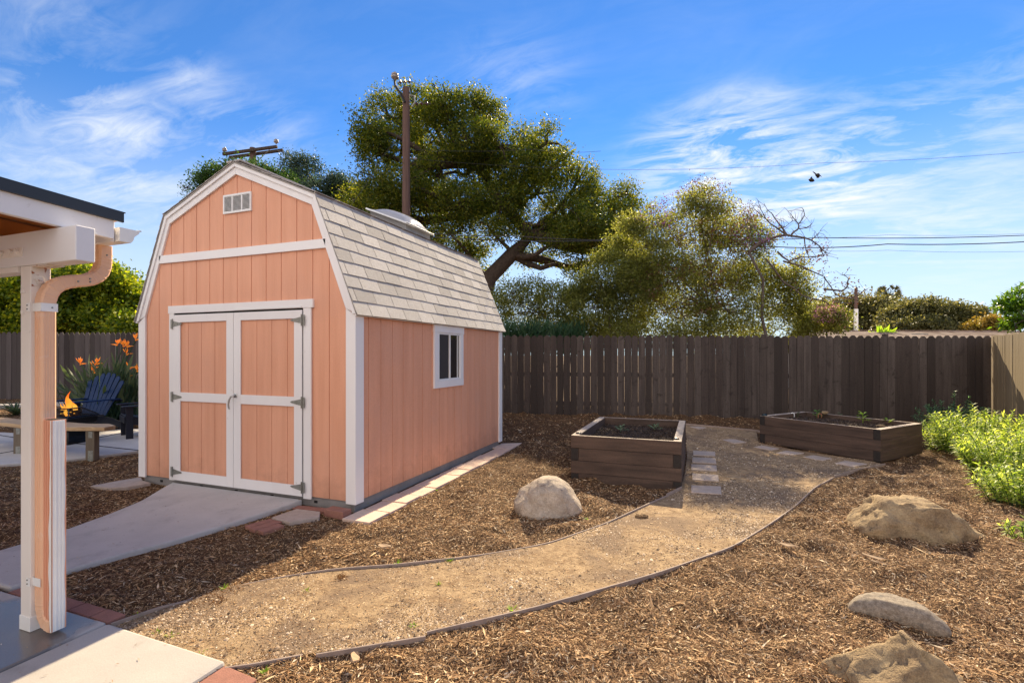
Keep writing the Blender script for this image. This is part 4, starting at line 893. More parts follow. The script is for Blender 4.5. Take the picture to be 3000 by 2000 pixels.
# chips strayed on the path
x, y, r = scatter(26000, 2.1, 9); k = inpoly(x, y, PATHPOLY); x, y = x[k], y[k]; n = len(x); a = rng.uniform(0, 6.28, n); D = nrm(np.stack([np.cos(a), np.sin(a), rng.normal(0, .1, n)], 1)); U = np.stack([rng.normal(0, .3, n), rng.normal(0, .3, n), np.ones(n)], 1)
V, F = leaf_quads(np.stack([x, y, H(x, y)+.013], 1), D, U, rng.uniform(.01, .035, n), rng.uniform(.003, .007, n)); o = np_mesh('mulch', V, [F], M_CHIP); tag(o, 'stray bark shreds scattered over the path', 'mulch', kind='stuff')
Vs, Fs, k0 = MV, MF, mk0
for (px, fw_, rx, ry, ya) in ((1606, 4.74, .31, .26, vyaw), (2690, 4.22, .53, .33, vyaw-.12), (2622, 2.83, .22, .11, vyaw-.58), (2650, 2.24, .33, .26, vyaw)):
    c_ = at(px, 1500, fw_); n = 1500; a = rng.uniform(0, 6.28, n); q = rng.uniform(.93, 1.22, n); u_ = rx*q*np.cos(a); v_ = ry*q*np.sin(a); x = c_.x+u_*math.cos(ya)-v_*math.sin(ya); y = c_.y+u_*math.sin(ya)+v_*math.cos(ya)
    z = H(x, y)+rng.uniform(0, .035, n)*(1.25-q)/.3; a = rng.uniform(0, 6.28, n); D = nrm(np.stack([np.cos(a), np.sin(a), rng.normal(0, .3, n)], 1)); U = np.stack([rng.normal(0, .5, n), rng.normal(0, .5, n), np.ones(n)], 1); l_ = rng.uniform(.015, .045, n)
    V, F = leaf_quads(np.stack([x, y, z], 1)-D*l_[:, None]*.5, D, U, l_, l_*.18); Vs.append(V); Fs.append(F+k0); k0 += len(V)
o = np_mesh('mulch', np.concatenate(Vs), [np.concatenate(Fs)], M_CHIP); tag(o, 'shredded bark mulch covering the garden ground', 'mulch', kind='stuff')
# larger single splinters
def splinter(px, py, L_, wd_, ang, label, m=None):
    p = ong(px, py, .028); d = Vector((math.cos(ang), math.sin(ang), 0)); s_ = Vector((-d.y, d.x, 0)); mb = MB()
    pts = [(-.5, .25), (-.3, .5), (.1, .42), (.42, .3), (.5, .05), (.3, -.35), (-.1, -.5), (-.46, -.3)]
    mb.prism([p+d*a*L_+s_*b_*wd_+Vector((0, 0, .006*math.sin(a*9))) for a, b_ in pts], (0, 0, .008)); o = mb.build('wood_splinter', m or M_SPL); tag(o, label, 'wood splinter', 'large wood splinters in the mulch')
M_SPL = mat('split_wood', (.45, .31, .19), .8, (.30, .19, .11), 14, .8, stretch=(1, 4, 1))
splinter(2312, 1598, .13, .04, -.1, 'thick splinter of wood in the mulch right of the path')
splinter(2588, 1640, .26, .03, -.45, 'long pale splinter of wood between the two tan boulders')
splinter(2600, 1655, .20, .018, -.35, 'thin splinter of wood under the long pale one')
splinter(1040, 1925, .10, .045, 2.3, 'flat splinter of wood beside the near edging at the bottom')
splinter(1127, 1600, .10, .05, .2, 'flat splinter of wood between the pavers and the far edging')
splinter(2462, 1945, .10, .03, 1.2, 'reddish splinter of wood left of the pointed boulder')

# ================================================================== FIRE PIT PATIO
# curved bench
cl_pts = [at(316, 1250, 7.02), at(262, 1250, 7.02), at(180, 1250, 7.1), at(90, 1250, 7.28), at(0, 1250, 7.55), at(-110, 1250, 7.95)]
P = smooth_line([(p.x, p.y) for p in cl_pts], 26)
bench = thing('curved_bench', (P[2][0], P[2][1], -.1), 'curved wooden slab bench by the fire pit patio', 'bench')
vs = []; n = len(P); zt = .375
for i in range(n):
    t = P[min(i+1, n-1)]-P[max(i-1, 0)]; t = t/np.linalg.norm(t); s_ = np.array([-t[1], t[0]]); 
    if np.dot(s_, [SY, CYW]) < 0: s_ = -s_
    wv = .30*min(1, .45+i*.3)
    for a, z in ((-.06, zt), (wv, zt), (wv, zt-.055), (-.06, zt-.055)): vs.append((P[i][0]+s_[0]*a, P[i][1]+s_[1]*a, z+.004*math.sin(i)))
fs = [(i*4+k, i*4+(k+1) % 4, (i+1)*4+(k+1) % 4, (i+1)*4+k) for i in range(n-1) for k in range(4)]+[(3, 2, 1, 0), ((n-1)*4, (n-1)*4+1, (n-1)*4+2, (n-1)*4+3)]
MB().add(vs, fs).build('seat', M_BENCH, bench, bevel=.006)
for fwv, px in ((7.02, 271), (7.35, 60)):
    p = at(px, 1300, fwv); mb = MB(); mb.obox((p.x, p.y, .11), VR, VF, (0, 0, 1), .062, .045, .208); lg = mb.build('leg', M_BENP, bench, bevel=.003)
    q = p-VF*.047; mb = MB(); mb.obox((q.x+VR.x*.01, q.y+VR.y*.01, .27), VR, VF, (0, 0, 1), .028, .002, .045); mb.obox((q.x+VR.x*.01, q.y+VR.y*.01, -.03), VR, VF, (0, 0, 1), .034, .002, .075); mb.build('bracket', M_METAL, lg)
# fire pit
fpx = at(203, 1290, 8.25); FP = Vector((fpx.x, fpx.y, PATZ)); fa = Matrix.Rotation(R(16), 4, 'Z')
pit = thing('fire_pit', FP, 'black square pedestal fire pit with burning wood', 'fire pit')
def sqlathe(prof, name, m, **kw):
    mb = MB(); mb.lathe((0, 0, 0), prof, 4, sq=True); return mb.build(name, m, pit, xf=Matrix.Translation(FP) @ fa, **kw)
mb = MB(); 
def sqp(prof):
    mb = MB(); vs = []
    for r_, z in prof:
        for sx, sy in ((-1, -1), (1, -1), (1, 1), (-1, 1)): vs.append((sx*r_, sy*r_, z))
    n = len(prof); fs = [(i*4+k, i*4+(k+1) % 4, (i+1)*4+(k+1) % 4, (i+1)*4+k) for i in range(n-1) for k in range(4)]+[(3, 2, 1, 0), tuple((n-1)*4+k for k in range(4))]
    return mb.add(vs, fs)
T_ = Matrix.Translation(FP) @ fa
sqp([(.235, 0), (.235, .03), (.20, .05), (.165, .12), (.15, .19), (.18, .26), (.24, .31), (.25, .33)]).build('pedestal', M_IRON, pit, bevel=.006, xf=T_)
sqp([(.25, .331), (.26, .40), (.26, .41), (.315, .42), (.315, .435), (.25, .436), (.25, .40)]).build('bowl', M_IRON, pit, bevel=.004, xf=T_)
fr = MB(); b0, b1, zb, zt_ = .27, .115, .445, .575
cb = [(-b0, -b0, zb), (b0, -b0, zb), (b0, b0, zb), (-b0, b0, zb)]; ctp = [(-b1, -b1, zt_), (b1, -b1, zt_), (b1, b1, zt_), (-b1, b1, zt_)]
for i in range(4):
    fr.tube([cb[i], cb[(i+1) % 4]], .011, 6); fr.tube([ctp[i], ctp[(i+1) % 4]], .010, 6); fr.tube([cb[i], ctp[i]], .009, 6)
fr.build('spark_screen_frame', M_IRON, pit, xf=T_)
ms_ = MB()
for i in range(4):
    a0, a1, c0_, c1_ = [Vector(v) for v in (cb[i], cb[(i+1) % 4], ctp[i], ctp[(i+1) % 4])]
    for k in range(1, 16): t = k/16; ms_.bar(a0.lerp(a1, t), c0_.lerp(c1_, t), .0022, .0022)
    for k in range(1, 8): t = k/8; ms_.bar(a0.lerp(c0_, t), a1.lerp(c1_, t), .0022, .0022)
ms_.build('spark_screen_mesh', M_IRON, pit, xf=T_)
lg = MB()
for k in range(5): a = k*1.3; lg.tube([(-.16*math.cos(a), -.16*math.sin(a), .44+.02*k), (.15*math.cos(a+.3), .15*math.sin(a+.3), .46+.022*k)], .026, 8)
lg.build('firewood', mat('charred_wood', (.03, .02, .015), .9, (.16, .08, .04), 12, .6), pit, xf=T_)
# flames
fm = bpy.data.materials.new('flame'); fm.use_nodes = True; fn, fl = fm.node_tree.nodes, fm.node_tree.links
for q in list(fn):
    if q.type != 'OUTPUT_MATERIAL': fn.remove(q)
em = fn.new('ShaderNodeEmission'); tcn = fn.new('ShaderNodeTexCoord'); sp = fn.new('ShaderNodeSeparateXYZ'); cr = fn.new('ShaderNodeValToRGB'); mr = fn.new('ShaderNodeMapRange')
nzz = fn.new('ShaderNodeTexNoise'); nzz.inputs['Scale'].default_value = 9; fl.new(tcn.outputs['Object'], nzz.inputs['Vector'])
fl.new(tcn.outputs['Object'], sp.inputs[0]); ad = fn.new('ShaderNodeMath'); ad.operation = 'MULTIPLY_ADD'; ad.inputs[1].default_value = .3; fl.new(nzz.outputs[0], ad.inputs[0]); fl.new(sp.outputs[2], ad.inputs[2])
mr.inputs[1].default_value = .50; mr.inputs[2].default_value = 1.08; fl.new(ad.outputs[0], mr.inputs[0]); fl.new(mr.outputs[0], cr.inputs[0])
e = cr.color_ramp.elements; e[0].position = 0; e[0].color = (1, .25, .03, 1); e[1].position = 1; e[1].color = (.8, .03, .01, 1)
k_ = e.new(.3); k_.color = (1, .5, .06, 1); k_ = e.new(.7); k_.color = (1, .22, .02, 1)
fl.new(cr.outputs[0], em.inputs[0]); em.inputs[1].default_value = .62
trn = fn.new('ShaderNodeBsdfTransparent'); mxs = fn.new('ShaderNodeMixShader'); lw = fn.new('ShaderNodeLayerWeight'); lw.inputs[0].default_value = .35
mpw = fn.new('ShaderNodeMapRange'); mpw.inputs[1].default_value = .2; mpw.inputs[2].default_value = .95; fl.new(lw.outputs['Facing'], mpw.inputs[0])
fl.new(mpw.outputs[0], mxs.inputs[0]); fl.new(em.outputs[0], mxs.inputs[1]); fl.new(trn.outputs[0], mxs.inputs[2]); fl.new(mxs.outputs[0], fn['Material Output'].inputs[0])
fb = MB(); rf = random.Random(4)
for k in range(15):
    x0_, y0_ = rf.gauss(0, .045), rf.gauss(0, .045); hgt = rf.uniform(.12, .22) if k else .46; pts = []; rad = []
    if k < 3: hgt = [.40, .30, .25][k]; x0_, y0_ = rf.gauss(0, .03), rf.gauss(0, .03)
    ph = rf.uniform(0, 6)
    for i in range(9):
        t = i/8; pts.append((x0_+.03*math.sin(ph+t*6)*t, y0_+.03*math.cos(ph+t*5)*t, .45+hgt*t)); rad.append(max(.002, (.038 if k < 3 else .024)*math.sin(math.pi*min(1, .22+.78*t))**1.2))
    fb.tube(pts, rad, 8)
fb.build('flames', fm, pit, smooth=True, xf=T_)

# adirondack chair, facing -Y locally
def adirondack(m, m2):
    root = bpy.data.objects.new('adirondack_chair', None); COL.objects.link(root); ORG[root.name] = Vector((0, 0, 0))
    rk = .36  # recline
    for k in range(7):
        x = (k-3)*.082; fan = (k-3)*.028; hh = .78-.012*(k-3)**2*1.35; mb = MB()
        p0 = Vector((x, .0, .30)); p1 = Vector((x+fan*1.6, hh*math.sin(rk), .30+hh*math.cos(rk)))
        d = (p1-p0).normalized(); s_ = Vector((1, 0, 0)); nn_ = d.cross(s_).normalized(); s_ = nn_.cross(d).normalized()*-1
        w0, w1 = .0405, .050; Lk = (p1-p0).length
        q = [p0-s_*w0, p0+s_*w0, p0+d*Lk*.93+s_*w1, p1+s_*w1*.55, p1-s_*w1*.55, p0+d*Lk*.93-s_*w1]
        mb.prism(q, nn_*.016); mb.build('back_slat', m, root, bevel=.003)
    for k in range(5):
        y = -.46+k*.105; z = .385-(y+.46)*.22; mb = MB(); mb.obox((0, y, z), (1, 0, 0), (0, 1, -.22), (0, .22, 1), .27, .046, .010); mb.build('seat_slat', m2 if k else m, root, bevel=.003)
    MB().box(-.27, .27, -.525, -.508, .27, .38).build('apron', m2, root, bevel=.003)
    for sx in (-1, 1):
        mb = MB(); mb.box(sx*.285-.012, sx*.285+.012, -.505, -.40, 0, .555); mb.build('leg', m2, root, bevel=.003)
        mb = MB(); mb.prism([(sx*.258-.011, -.50, .26), (sx*.258-.011, -.50, .372), (sx*.258-.011, .10, .25), (sx*.258-.011, .43, .075), (sx*.258-.011, .44, .0), (sx*.258-.011, .37, .0), (sx*.258-.011, .05, .13)], (.022, 0, 0)); mb.build('rear_leg', m2, root, bevel=.003)
        mb = MB(); mb.prism([(sx*.22, -.56, .556), (sx*.37, -.56, .556), (sx*.385, -.42, .556), (sx*.36, .0, .556), (sx*.325, .235, .556), (sx*.27, .235, .556), (sx*.255, -.1, .556)], (0, 0, .02)); mb.build('armrest', m, root, bevel=.003)
    MB().box(-.33, .33, .245, .27, .515, .555).build('arm_brace', m2, root, bevel=.003)
    MB().obox((0, .185, .68), (1, 0, 0), (0, math.cos(rk), -math.sin(rk)), (0, math.sin(rk), math.cos(rk)), .27, .012, .035).build('back_brace', m2, root, bevel=.003)
    return root
ch = adirondack(M_NAVY, M_NAVYD)
# facing direction (camera frame): left and towards the viewer
def face(o, pos, fr_, ff):
    d = VR*fr_+VF*ff; o.location = pos; o.rotation_euler = (0, 0, math.atan2(d.y, d.x)+math.pi/2)
ch.scale = (1.08,)*3; pA = at(272, 1255, 9.4); face(ch, (pA.x, pA.y, PATZ), -.25, -.97); tag(ch, 'navy blue slatted garden chair behind the fire pit', 'garden chair', 'adirondack chairs round the fire pit')
ch2 = ch.copy(); COL.objects.link(ch2)
for q in list(ch.children):
    c_ = q.copy(); COL.objects.link(c_); c_.parent = ch2
ch2.scale = (1, 1, 1); pB = at(462, 1255, 9.12); face(ch2, (pB.x, pB.y, PATZ), -.70, -.71); ch2['label'] = 'dark garden chair in profile, half hidden by the shed corner'
for q in ch2.children:
    q.data = q.data.copy(); q.data.materials.clear(); q.data.materials.append(M_NAVYD)

# ================================================================== PLANTS
def leafobj(name, V, F, m, parent=None): return np_mesh(name, V, F if isinstance(F, list) else [F], m, parent)
def root_thing(name, p, label, cat, group=None): return thing(name, (p[0], p[1], p[2]), label, cat, group)
# bird of paradise
bp = ong(338, 1226); bop = root_thing('bird_of_paradise', bp, 'bird of paradise plant with orange flowers behind the navy chair', 'flowering plant')
n = 440; base = np.array(bp)+np.c_[rng.normal(0, .28, n), rng.normal(0, .22, n), np.zeros(n)]
tx = rng.uniform(-1.3, .85, n); dl_ = nrm(np.array(VR)*tx[:, None]*.95+np.array(VF)*rng.normal(0, .35, n)[:, None]+np.array([0, 0, 1.])*rng.uniform(.75, 1.5, n)[:, None]); sl_ = rng.uniform(.35, 1.05, n)*(1-.12*np.abs(tx))
tips = base+dl_*sl_[:, None]
V, F = blades(tips, nrm(dl_+rng.normal(0, .12, (n, 3))), rdir(n), rng.uniform(.25, .5, n), rng.uniform(.03, .07, n), rng.uniform(-.1, .25, n), ((0, .15), (.25, .9), (.6, 1), (1, 0)))
leafobj('leaf_blades', V, F, M_STRAP, bop)
st = MB()
for k in range(0, n, 2): st.tube([base[k], base[k]+dl_[k]*sl_[k]*.5, tips[k]], [.009, .007, .005], 4, cap=False)
st.build('stems', M_SAGED, bop)
for px, py in ((235, 1065), (284, 1064), (276, 1075), (274, 1090), (344, 1009), (361, 1012), (372, 1014), (371, 1036), (379, 1076), (372, 1100), (397, 994), (401, 1085)):
    t_ = at(px, py, 10.15+random.uniform(-.15, .2)); s0 = Vector(bp)+Vector((random.uniform(-.2, .2), random.uniform(-.2, .2), 0)); mb = MB()
    MB().tube([s0, s0.lerp(t_, .6)+Vector((0, 0, .1)), t_-Vector((0, 0, .02))], [.009, .008, .008], 5).build('flower_stalk', M_SAGED, bop)
    dr = -1 if random.random() < .6 else 1; mb.tube([t_-Vector((0, 0, .02)), t_+VR*dr*-.05, t_+VR*dr*-.14+Vector((0, 0, .005))], [.016, .014, .002], 6)
    for q in range(5):
        a = -.5+q*.33; d = (VR*a*.8*dr+Vector((0, 0, 1))+VF*random.uniform(-.3, .3)).normalized(); mb.prism([t_, t_+d*.07+VR*.017, t_+d*random.uniform(.10, .15), t_+d*.07-VR*.017], VF*.004)
    mb.build('flower', M_ORANGE, bop)
# strappy plant at the far left
p = ong(48, 1215); n = 90; a = rng.uniform(0, 6.28, n); D = nrm(np.c_[np.cos(a), np.sin(a), rng.uniform(.7, 2.2, n)])
V, F = blades(np.tile(np.array(p), (n, 1))+rng.normal(0, .03, (n, 3))*[1, 1, 0], D, np.tile([0, 0, 1.], (n, 1)), rng.uniform(.3, .52, n), .032, rng.uniform(.3, .7, n))
o = leafobj('strappy_plant', V, F, M_STRAP); tag(o, 'dark green strap leaved plant left of the white post', 'plant')

def shrub(c, rx, ry, hgt, nst, lmat, name, label, lsize=(.05, .09), lw=.016, group=None, flowers=0, stepl=.026, cat='shrub', spread=1.0, fmat=None, seed=1, stem=M_SAGED, r2=None):
    r_ = np.random.default_rng(seed); root = root_thing(name, c, label, cat, group); C_, D_, L_ = [], [], []; st = MB(); fl = []
    for k in range(nst):
        a = r_.uniform(0, 6.28); q = math.sqrt(r_.uniform(0, 1)); b = np.array([c[0]+VR.x*rx*.8*q*math.cos(a)+VF.x*ry*.8*q*math.sin(a), c[1]+VR.y*rx*.8*q*math.cos(a)+VF.y*ry*.8*q*math.sin(a), c[2]])
        out = np.array([VR.x*math.cos(a)+VF.x*math.sin(a), VR.y*math.cos(a)+VF.y*math.sin(a), 0])*q*spread+r_.normal(0, .13, 3)
        h_ = hgt*(1-.38*q*q)*r_.uniform(.72, 1.08); L0 = h_*1.08; n = max(4, int(L0/stepl)); pts = []
        for i in range(n+1):
            t = i/n; pts.append(b+out*.36*L0*(t+.35*t*t)+np.array([0, 0, 1.])*h_*(t-.12*q*t*t))
        st.tube(pts[::max(1, n//5)]+[pts[-1]], [.0035]*len(pts[::max(1, n//5)]+[pts[-1]]), 4, cap=False)
        for i in range(int(n*.22), n+1):
            t = i/n; d = nrm(pts[min(i+1, n)]-pts[max(i-1, 0)]); ph = i*1.57+k; s1 = np.cross(d, [math.cos(ph), math.sin(ph), .3]); s1 = s1/np.linalg.norm(s1)
            for sg in (1, -1):
                C_.append(pts[i]); D_.append(nrm(s1*sg+d*(.35+.5*t)+r_.normal(0, .15, 3))); L_.append(r_.uniform(*lsize)*(1-.45*max(0, (t-.8)/.2)))
        if k < flowers: fl.append((pts[-1], nrm(out+np.array([0, 0, .5]))))
    C_, D_, L_ = np.array(C_), np.array(D_), np.array(L_); V, F = blades(C_, D_, np.tile([0, 0, 1.], (len(C_), 1))+r_.normal(0, .3, (len(C_), 3)), L_, lw, r_.uniform(.1, .45, len(C_)), ((0, .3), (.4, 1), (1, 0)))
    leafobj('foliage', V, F, lmat, root); st.build('stems', stem, root)
    for p_, d_ in fl: spike(Vector(p_), Vector(d_), .22, root)
    return root
def spike(p, d, L0, root):
    d = d.normalized(); mb = MB(); q = []
    for i in range(26):
        t = i/25; c_ = p+d*L0*t+Vector((0, 0, -.25*L0*t*t)); a = i*2.4; r_ = .013*(1-.6*t); s_ = d.cross(Vector((math.cos(a), math.sin(a), .2))).normalized()
        mb.tube([c_, c_+s_*r_+d*.006, c_+s_*r_*1.9+d*.012], [.004, .0075*(1-.5*t), .002], 5)
    mb.build('flower_spike', M_PURPS, root)
M_PURPS = leafm('sage_flower_purple', (.16, .04, .14), (.26, .07, .2), (.42, .22, .36), .3, (1.4, 1.2, 1.4))
GS = 'mexican bush sage clumps at the right edge'
c = at(2872, 1390, 7.5); s1 = shrub((c.x, c.y, float(G(c.x, c.y))), .80, .55, .66, 190, M_SAGE, 'sage_bush', 'bright yellow green leafy bush beside the far planter, the farther clump', (.07, .125), .019, GS, 0, seed=3)
c = at(2985, 1440, 6.1); s2 = shrub((c.x, c.y, -.1), .62, .55, .62, 180, M_SAGE, 'sage_bush', 'bright yellow green leafy bush at the right edge with purple spikes', (.07, .125), .019, GS, 0, seed=4)
c = at(2995, 1500, 4.95); s3 = shrub((c.x, c.y, -.1), .32, .36, .42, 80, M_SAGE, 'sage_bush', 'leafy green clump at the right edge, nearest above the low tan boulder', (.065, .11), .018, GS, 0, seed=6)
c = at(3015, 1585, 3.95); s4 = shrub((c.x, c.y, -.1), .11, .13, .22, 14, M_SAGE, 'sage_bush', 'small leafy sprig at the right edge level with the low boulder', (.06, .10), .017, GS, 0, seed=8)
for (a, b_, fw_, rt) in (((2852, 1322), (2910, 1380), 6.2, s2), ((2855, 1400), (2892, 1435), 5.3, s3), ((2970, 1378), (3000, 1415), 5.6, s2)):
    p0, p1 = at(*b_, fw_), at(*a, fw_-.1); spike(p0, p1-p0, (p1-p0).length*1.05, rt)
c = at(2785, 1290, 8.75); shrub((c.x, c.y, float(G(c.x, c.y))), .50, .3, .66, 70, leafm('teal_shrub_leaves', (.06, .14, .07), (.11, .22, .11), (.18, .30, .15), .4, (1.4, 1.5, 1.)), 'dark_shrub', 'small dark green shrub between the dark fence and the far planter', (.05, .10), .018, None, 0, seed=9)
# seedlings in the planters, markers
def seedling(p, hgt, n, label, m=M_SEED, seed=0, sz=.05, cat='seedling', grp='seedlings in the planters', name='seedling'):
    r_ = np.random.default_rng(seed+50); p = np.array(p); C_ = []; D_ = []; L_ = []
    root = root_thing(name, tuple(p), label, cat, grp); st = MB(); st.tube([p, p+[0, 0, hgt]], [.004, .0025], 5)
    for i in range(n):
        t = i/n; a = i*2.4; b = p+np.array([0, 0, hgt*(.25+.75*t)]); d = nrm(np.array([math.cos(a), math.sin(a), .35+.5*t])); L0 = sz*(1.15-.4*t)*r_.uniform(.8, 1.2)
        st.tube([b, b+d*L0*.7], [.002, .0015], 4)
        for q in (-.7, 0, .7, -.3, .4):
            dd_ = nrm(d+np.array([-d[1], d[0], 0])*q+r_.normal(0, .12, 3)); C_.append(b+d*L0*(.5 if abs(q) > .5 else .75)); D_.append(dd_); L_.append(L0*.8)
    V, F = blades(np.array(C_), np.array(D_), np.tile([0, 0, 1.], (len(C_), 1)), np.array(L_), sz*.42, .3, ((0, .3), (.45, 1), (1, 0)))
    leafobj('leaves', V, F, m, root); st.build('stem', m, root)
sz_ = .33
for (px, py, lab, s_) in ((1818, 1262, 'pale seedling in the near planter, the left one', 1), (1918, 1258, 'pale seedling in the near planter, the right one', 2)): seedling(onz(px, py+3, sz_), .07, 9, lab, mat('dusty_leaf'+str(s_), (.22, .3, .16), .6, transl=(.3, (1.2, 1.3, .9))), s_, .065)
for k, (px, py, hh, nn_, ss, mm, lab) in enumerate([(2336, 1222, .09, 6, .05, M_STRAP, 'thin seedling nearest the left corner of the far planter'), (2393, 1224, .12, 9, .07, M_SEED, 'bushy seedling in the far planter behind the copper marker'), (2460, 1227, .09, 7, .055, M_STRAP, 'small dull seedling in the middle of the far planter'),
        (2528, 1240, .17, 10, .075, M_WEED, 'tallest bright seedling in the far planter'), (2602, 1244, .07, 7, .065, M_WEED, 'low bright seedling at the right end of the far planter')]):
    seedling(onz(px, py, .295), hh, nn_, lab, mm, 10+k, ss)
for px, py, m, lab in ((2322, 1222, M_VINYL, 'white loop plant marker in the far planter'), (2402, 1224, mat('copper_marker', (.6, .25, .14), .4), 'copper coloured loop plant marker in the far planter')):
    p = onz(px, py, .30); mb = MB(); mb.tube([p+VR*(-.028), p+VR*(-.03)+Vector((0, 0, .05)), p+VR*(-.018)+Vector((0, 0, .072)), p+Vector((0, 0, .08)), p+VR*.018+Vector((0, 0, .072)), p+VR*.03+Vector((0, 0, .05)), p+VR*.028], .008, 8); tag(mb.build('plant_marker', m, smooth=True), lab, 'plant marker', 'loop markers in the far planter')
p = P2f(.45, 1.14, .40); rock(p, (.055, .04, .035), [((0, 0, 1), .7)], 31, M_R2, 'small round stone on the back rim of the far planter', .3, sub=3, cat='stone', grp=None, name='pebble')
p = onz(2580, 1247, .31); rock(p, (.065, .04, .022), [((0, 0, 1), .7)], 33, M_R2, 'flat pinkish stone on the soil at the right end of the far planter', .1, sub=3, cat='stone', grp=None, name='pebble')
# weeds along the path
wl = [(1165, 1655, .045, 'brightest weed, on the far edging right of the middle of the path'), (1317, 1644, .04, 'weed on the far edging left of the pale boulder'), (897, 1732, .03, 'lone tiny weed on the left part of the path'), (1284, 1713, .03, 'lone tiny weed in the middle of the path below the far edging'), (1213, 1838, .035, 'weed on the path beside the near edging'), (1500, 1793, .05, 'pair of weeds against the near edging at its middle'),
      (773, 1975, .035, 'upright weed at the start of the near edging'), (460, 1860, .035, 'weed on the path below the slab corner edge, left'), (500, 1868, .04, 'weed tuft beside the far corner of the sunlit slab edge'), (405, 1808, .035, 'weed in the shade at the short edging board'), (590, 1920, .035, 'weed by the front edge of the sunlit slab'), (1720, 1522, .03, 'tiny weed left of the pale boulder'), (1072, 1480, .06, 'weed at the foot of the shed front right corner'), (1280, 1437, .025, 'tiny weed beside the row of pavers'), (655, 1727, .04, 'weed where the far edging leaves the shadow'), (1210, 1655, .022, 'small weed right of the brightest weed on the far edging')]
for k, (px, py, s_, lab) in enumerate(wl):
    p = ong(px, py, .0); n = 16; a = rng.uniform(0, 6.28, n); D = nrm(np.c_[np.cos(a), np.sin(a), rng.uniform(.5, 2, n)]); V, F = blades(np.tile(np.array(p), (n, 1)), D, np.tile([0, 0, 1.], (n, 1)), rng.uniform(.6, 1.3, n)*s_, s_*.2, .3)
    tag(leafobj('weed', V, F, M_WEED), lab, 'weed', 'green weeds along the path')
for k, (px, py, s_) in enumerate([(690, 1722, .06), (620, 1745, .05), (560, 1775, .06), (1000, 1690, .03), (760, 1925, .05), (640, 1760, .04), (2165, 1600, .05)]):
    p = ong(px, py, .008); n = 160; D = rdir(n); D[:, 2] = np.abs(D[:, 2])*.5; V, F = leaf_quads(np.array(p)+rng.normal(0, 1, (n, 3))*[s_*.7, s_*.7, 0], nrm(D), rdir(n), rng.uniform(.008, .02, n), .005)
    tag(leafobj('dry_moss', V, F, M_MOSS), None, None, kind='stuff')

# ================================================================== TREES
def crown(lobes, fw, n_leaf, cl_r, per, lsz, seed, dz=1.0, up=.25, shell=.55, drop=.0, gap=None):
    """lobes in photo pixels at distance fw -> leaf arrays in world space; returns V, F, lobe centres"""
    r_ = np.random.default_rng(seed); cs = []; ws = []
    for lb in lobes:
        px, py, rx, ry = lb[:4]; off = lb[4] if len(lb) > 4 else r_.uniform(-.5, .5)*1.6*dz; f_ = fw+off
        c = np.array(at(px, py, f_)); a = rx*f_/FPX; b = ry*f_/FPX; cs.append((c, a, max(a, b)*.9*dz, b)); ws.append(rx*ry)
    ws = np.array(ws, float)/sum(ws); ncl = int(n_leaf/per); VV = []
    vr, vf = np.array(VR), np.array(VF)
    P = []; 
    for (c, a, d, b), w_ in zip(cs, ws):
        k = max(3, int(ncl*w_)); q = rdir(k)*(r_.uniform(shell, 1.0, k)**.6)[:, None]
        q *= (1+.20*np.sin(q[:, :1]*7+c[0])*np.cos(q[:, 2:]*6+c[1]))
        P.append(c+vr*q[:, :1]*a+vf*q[:, 1:2]*d+np.array([0, 0, 1.])*q[:, 2:]*b)
    P = np.concatenate(P); P = P[r_.uniform(0, 1, len(P)) > drop]
    if gap:
        g_ = np.array([mn.noise(Vector(q)*gap[0]+Vector((seed, 0, 0))) for q in P]); P = P[g_ < gap[1]]
    sc = r_.uniform(.55, 1.35, len(P)); Cc = np.repeat(P, per, 0); sc = np.repeat(sc, per); n = len(Cc)
    C = Cc+r_.normal(0, 1, (n, 3))*cl_r*sc[:, None]*[.6, .6, .42]
    D = r_.normal(0, 1, (n, 3))+nrm(C-Cc)*.8; D = nrm(D); U = nrm(r_.normal(0, 1, (n, 3))+np.array([0, 0, 1.2]))
    ln = r_.uniform(.7, 1.3, n)*lsz; V, F = leaf_quads(C, D, U, ln, ln*.55); return V, F, [c for c, *_ in cs], P
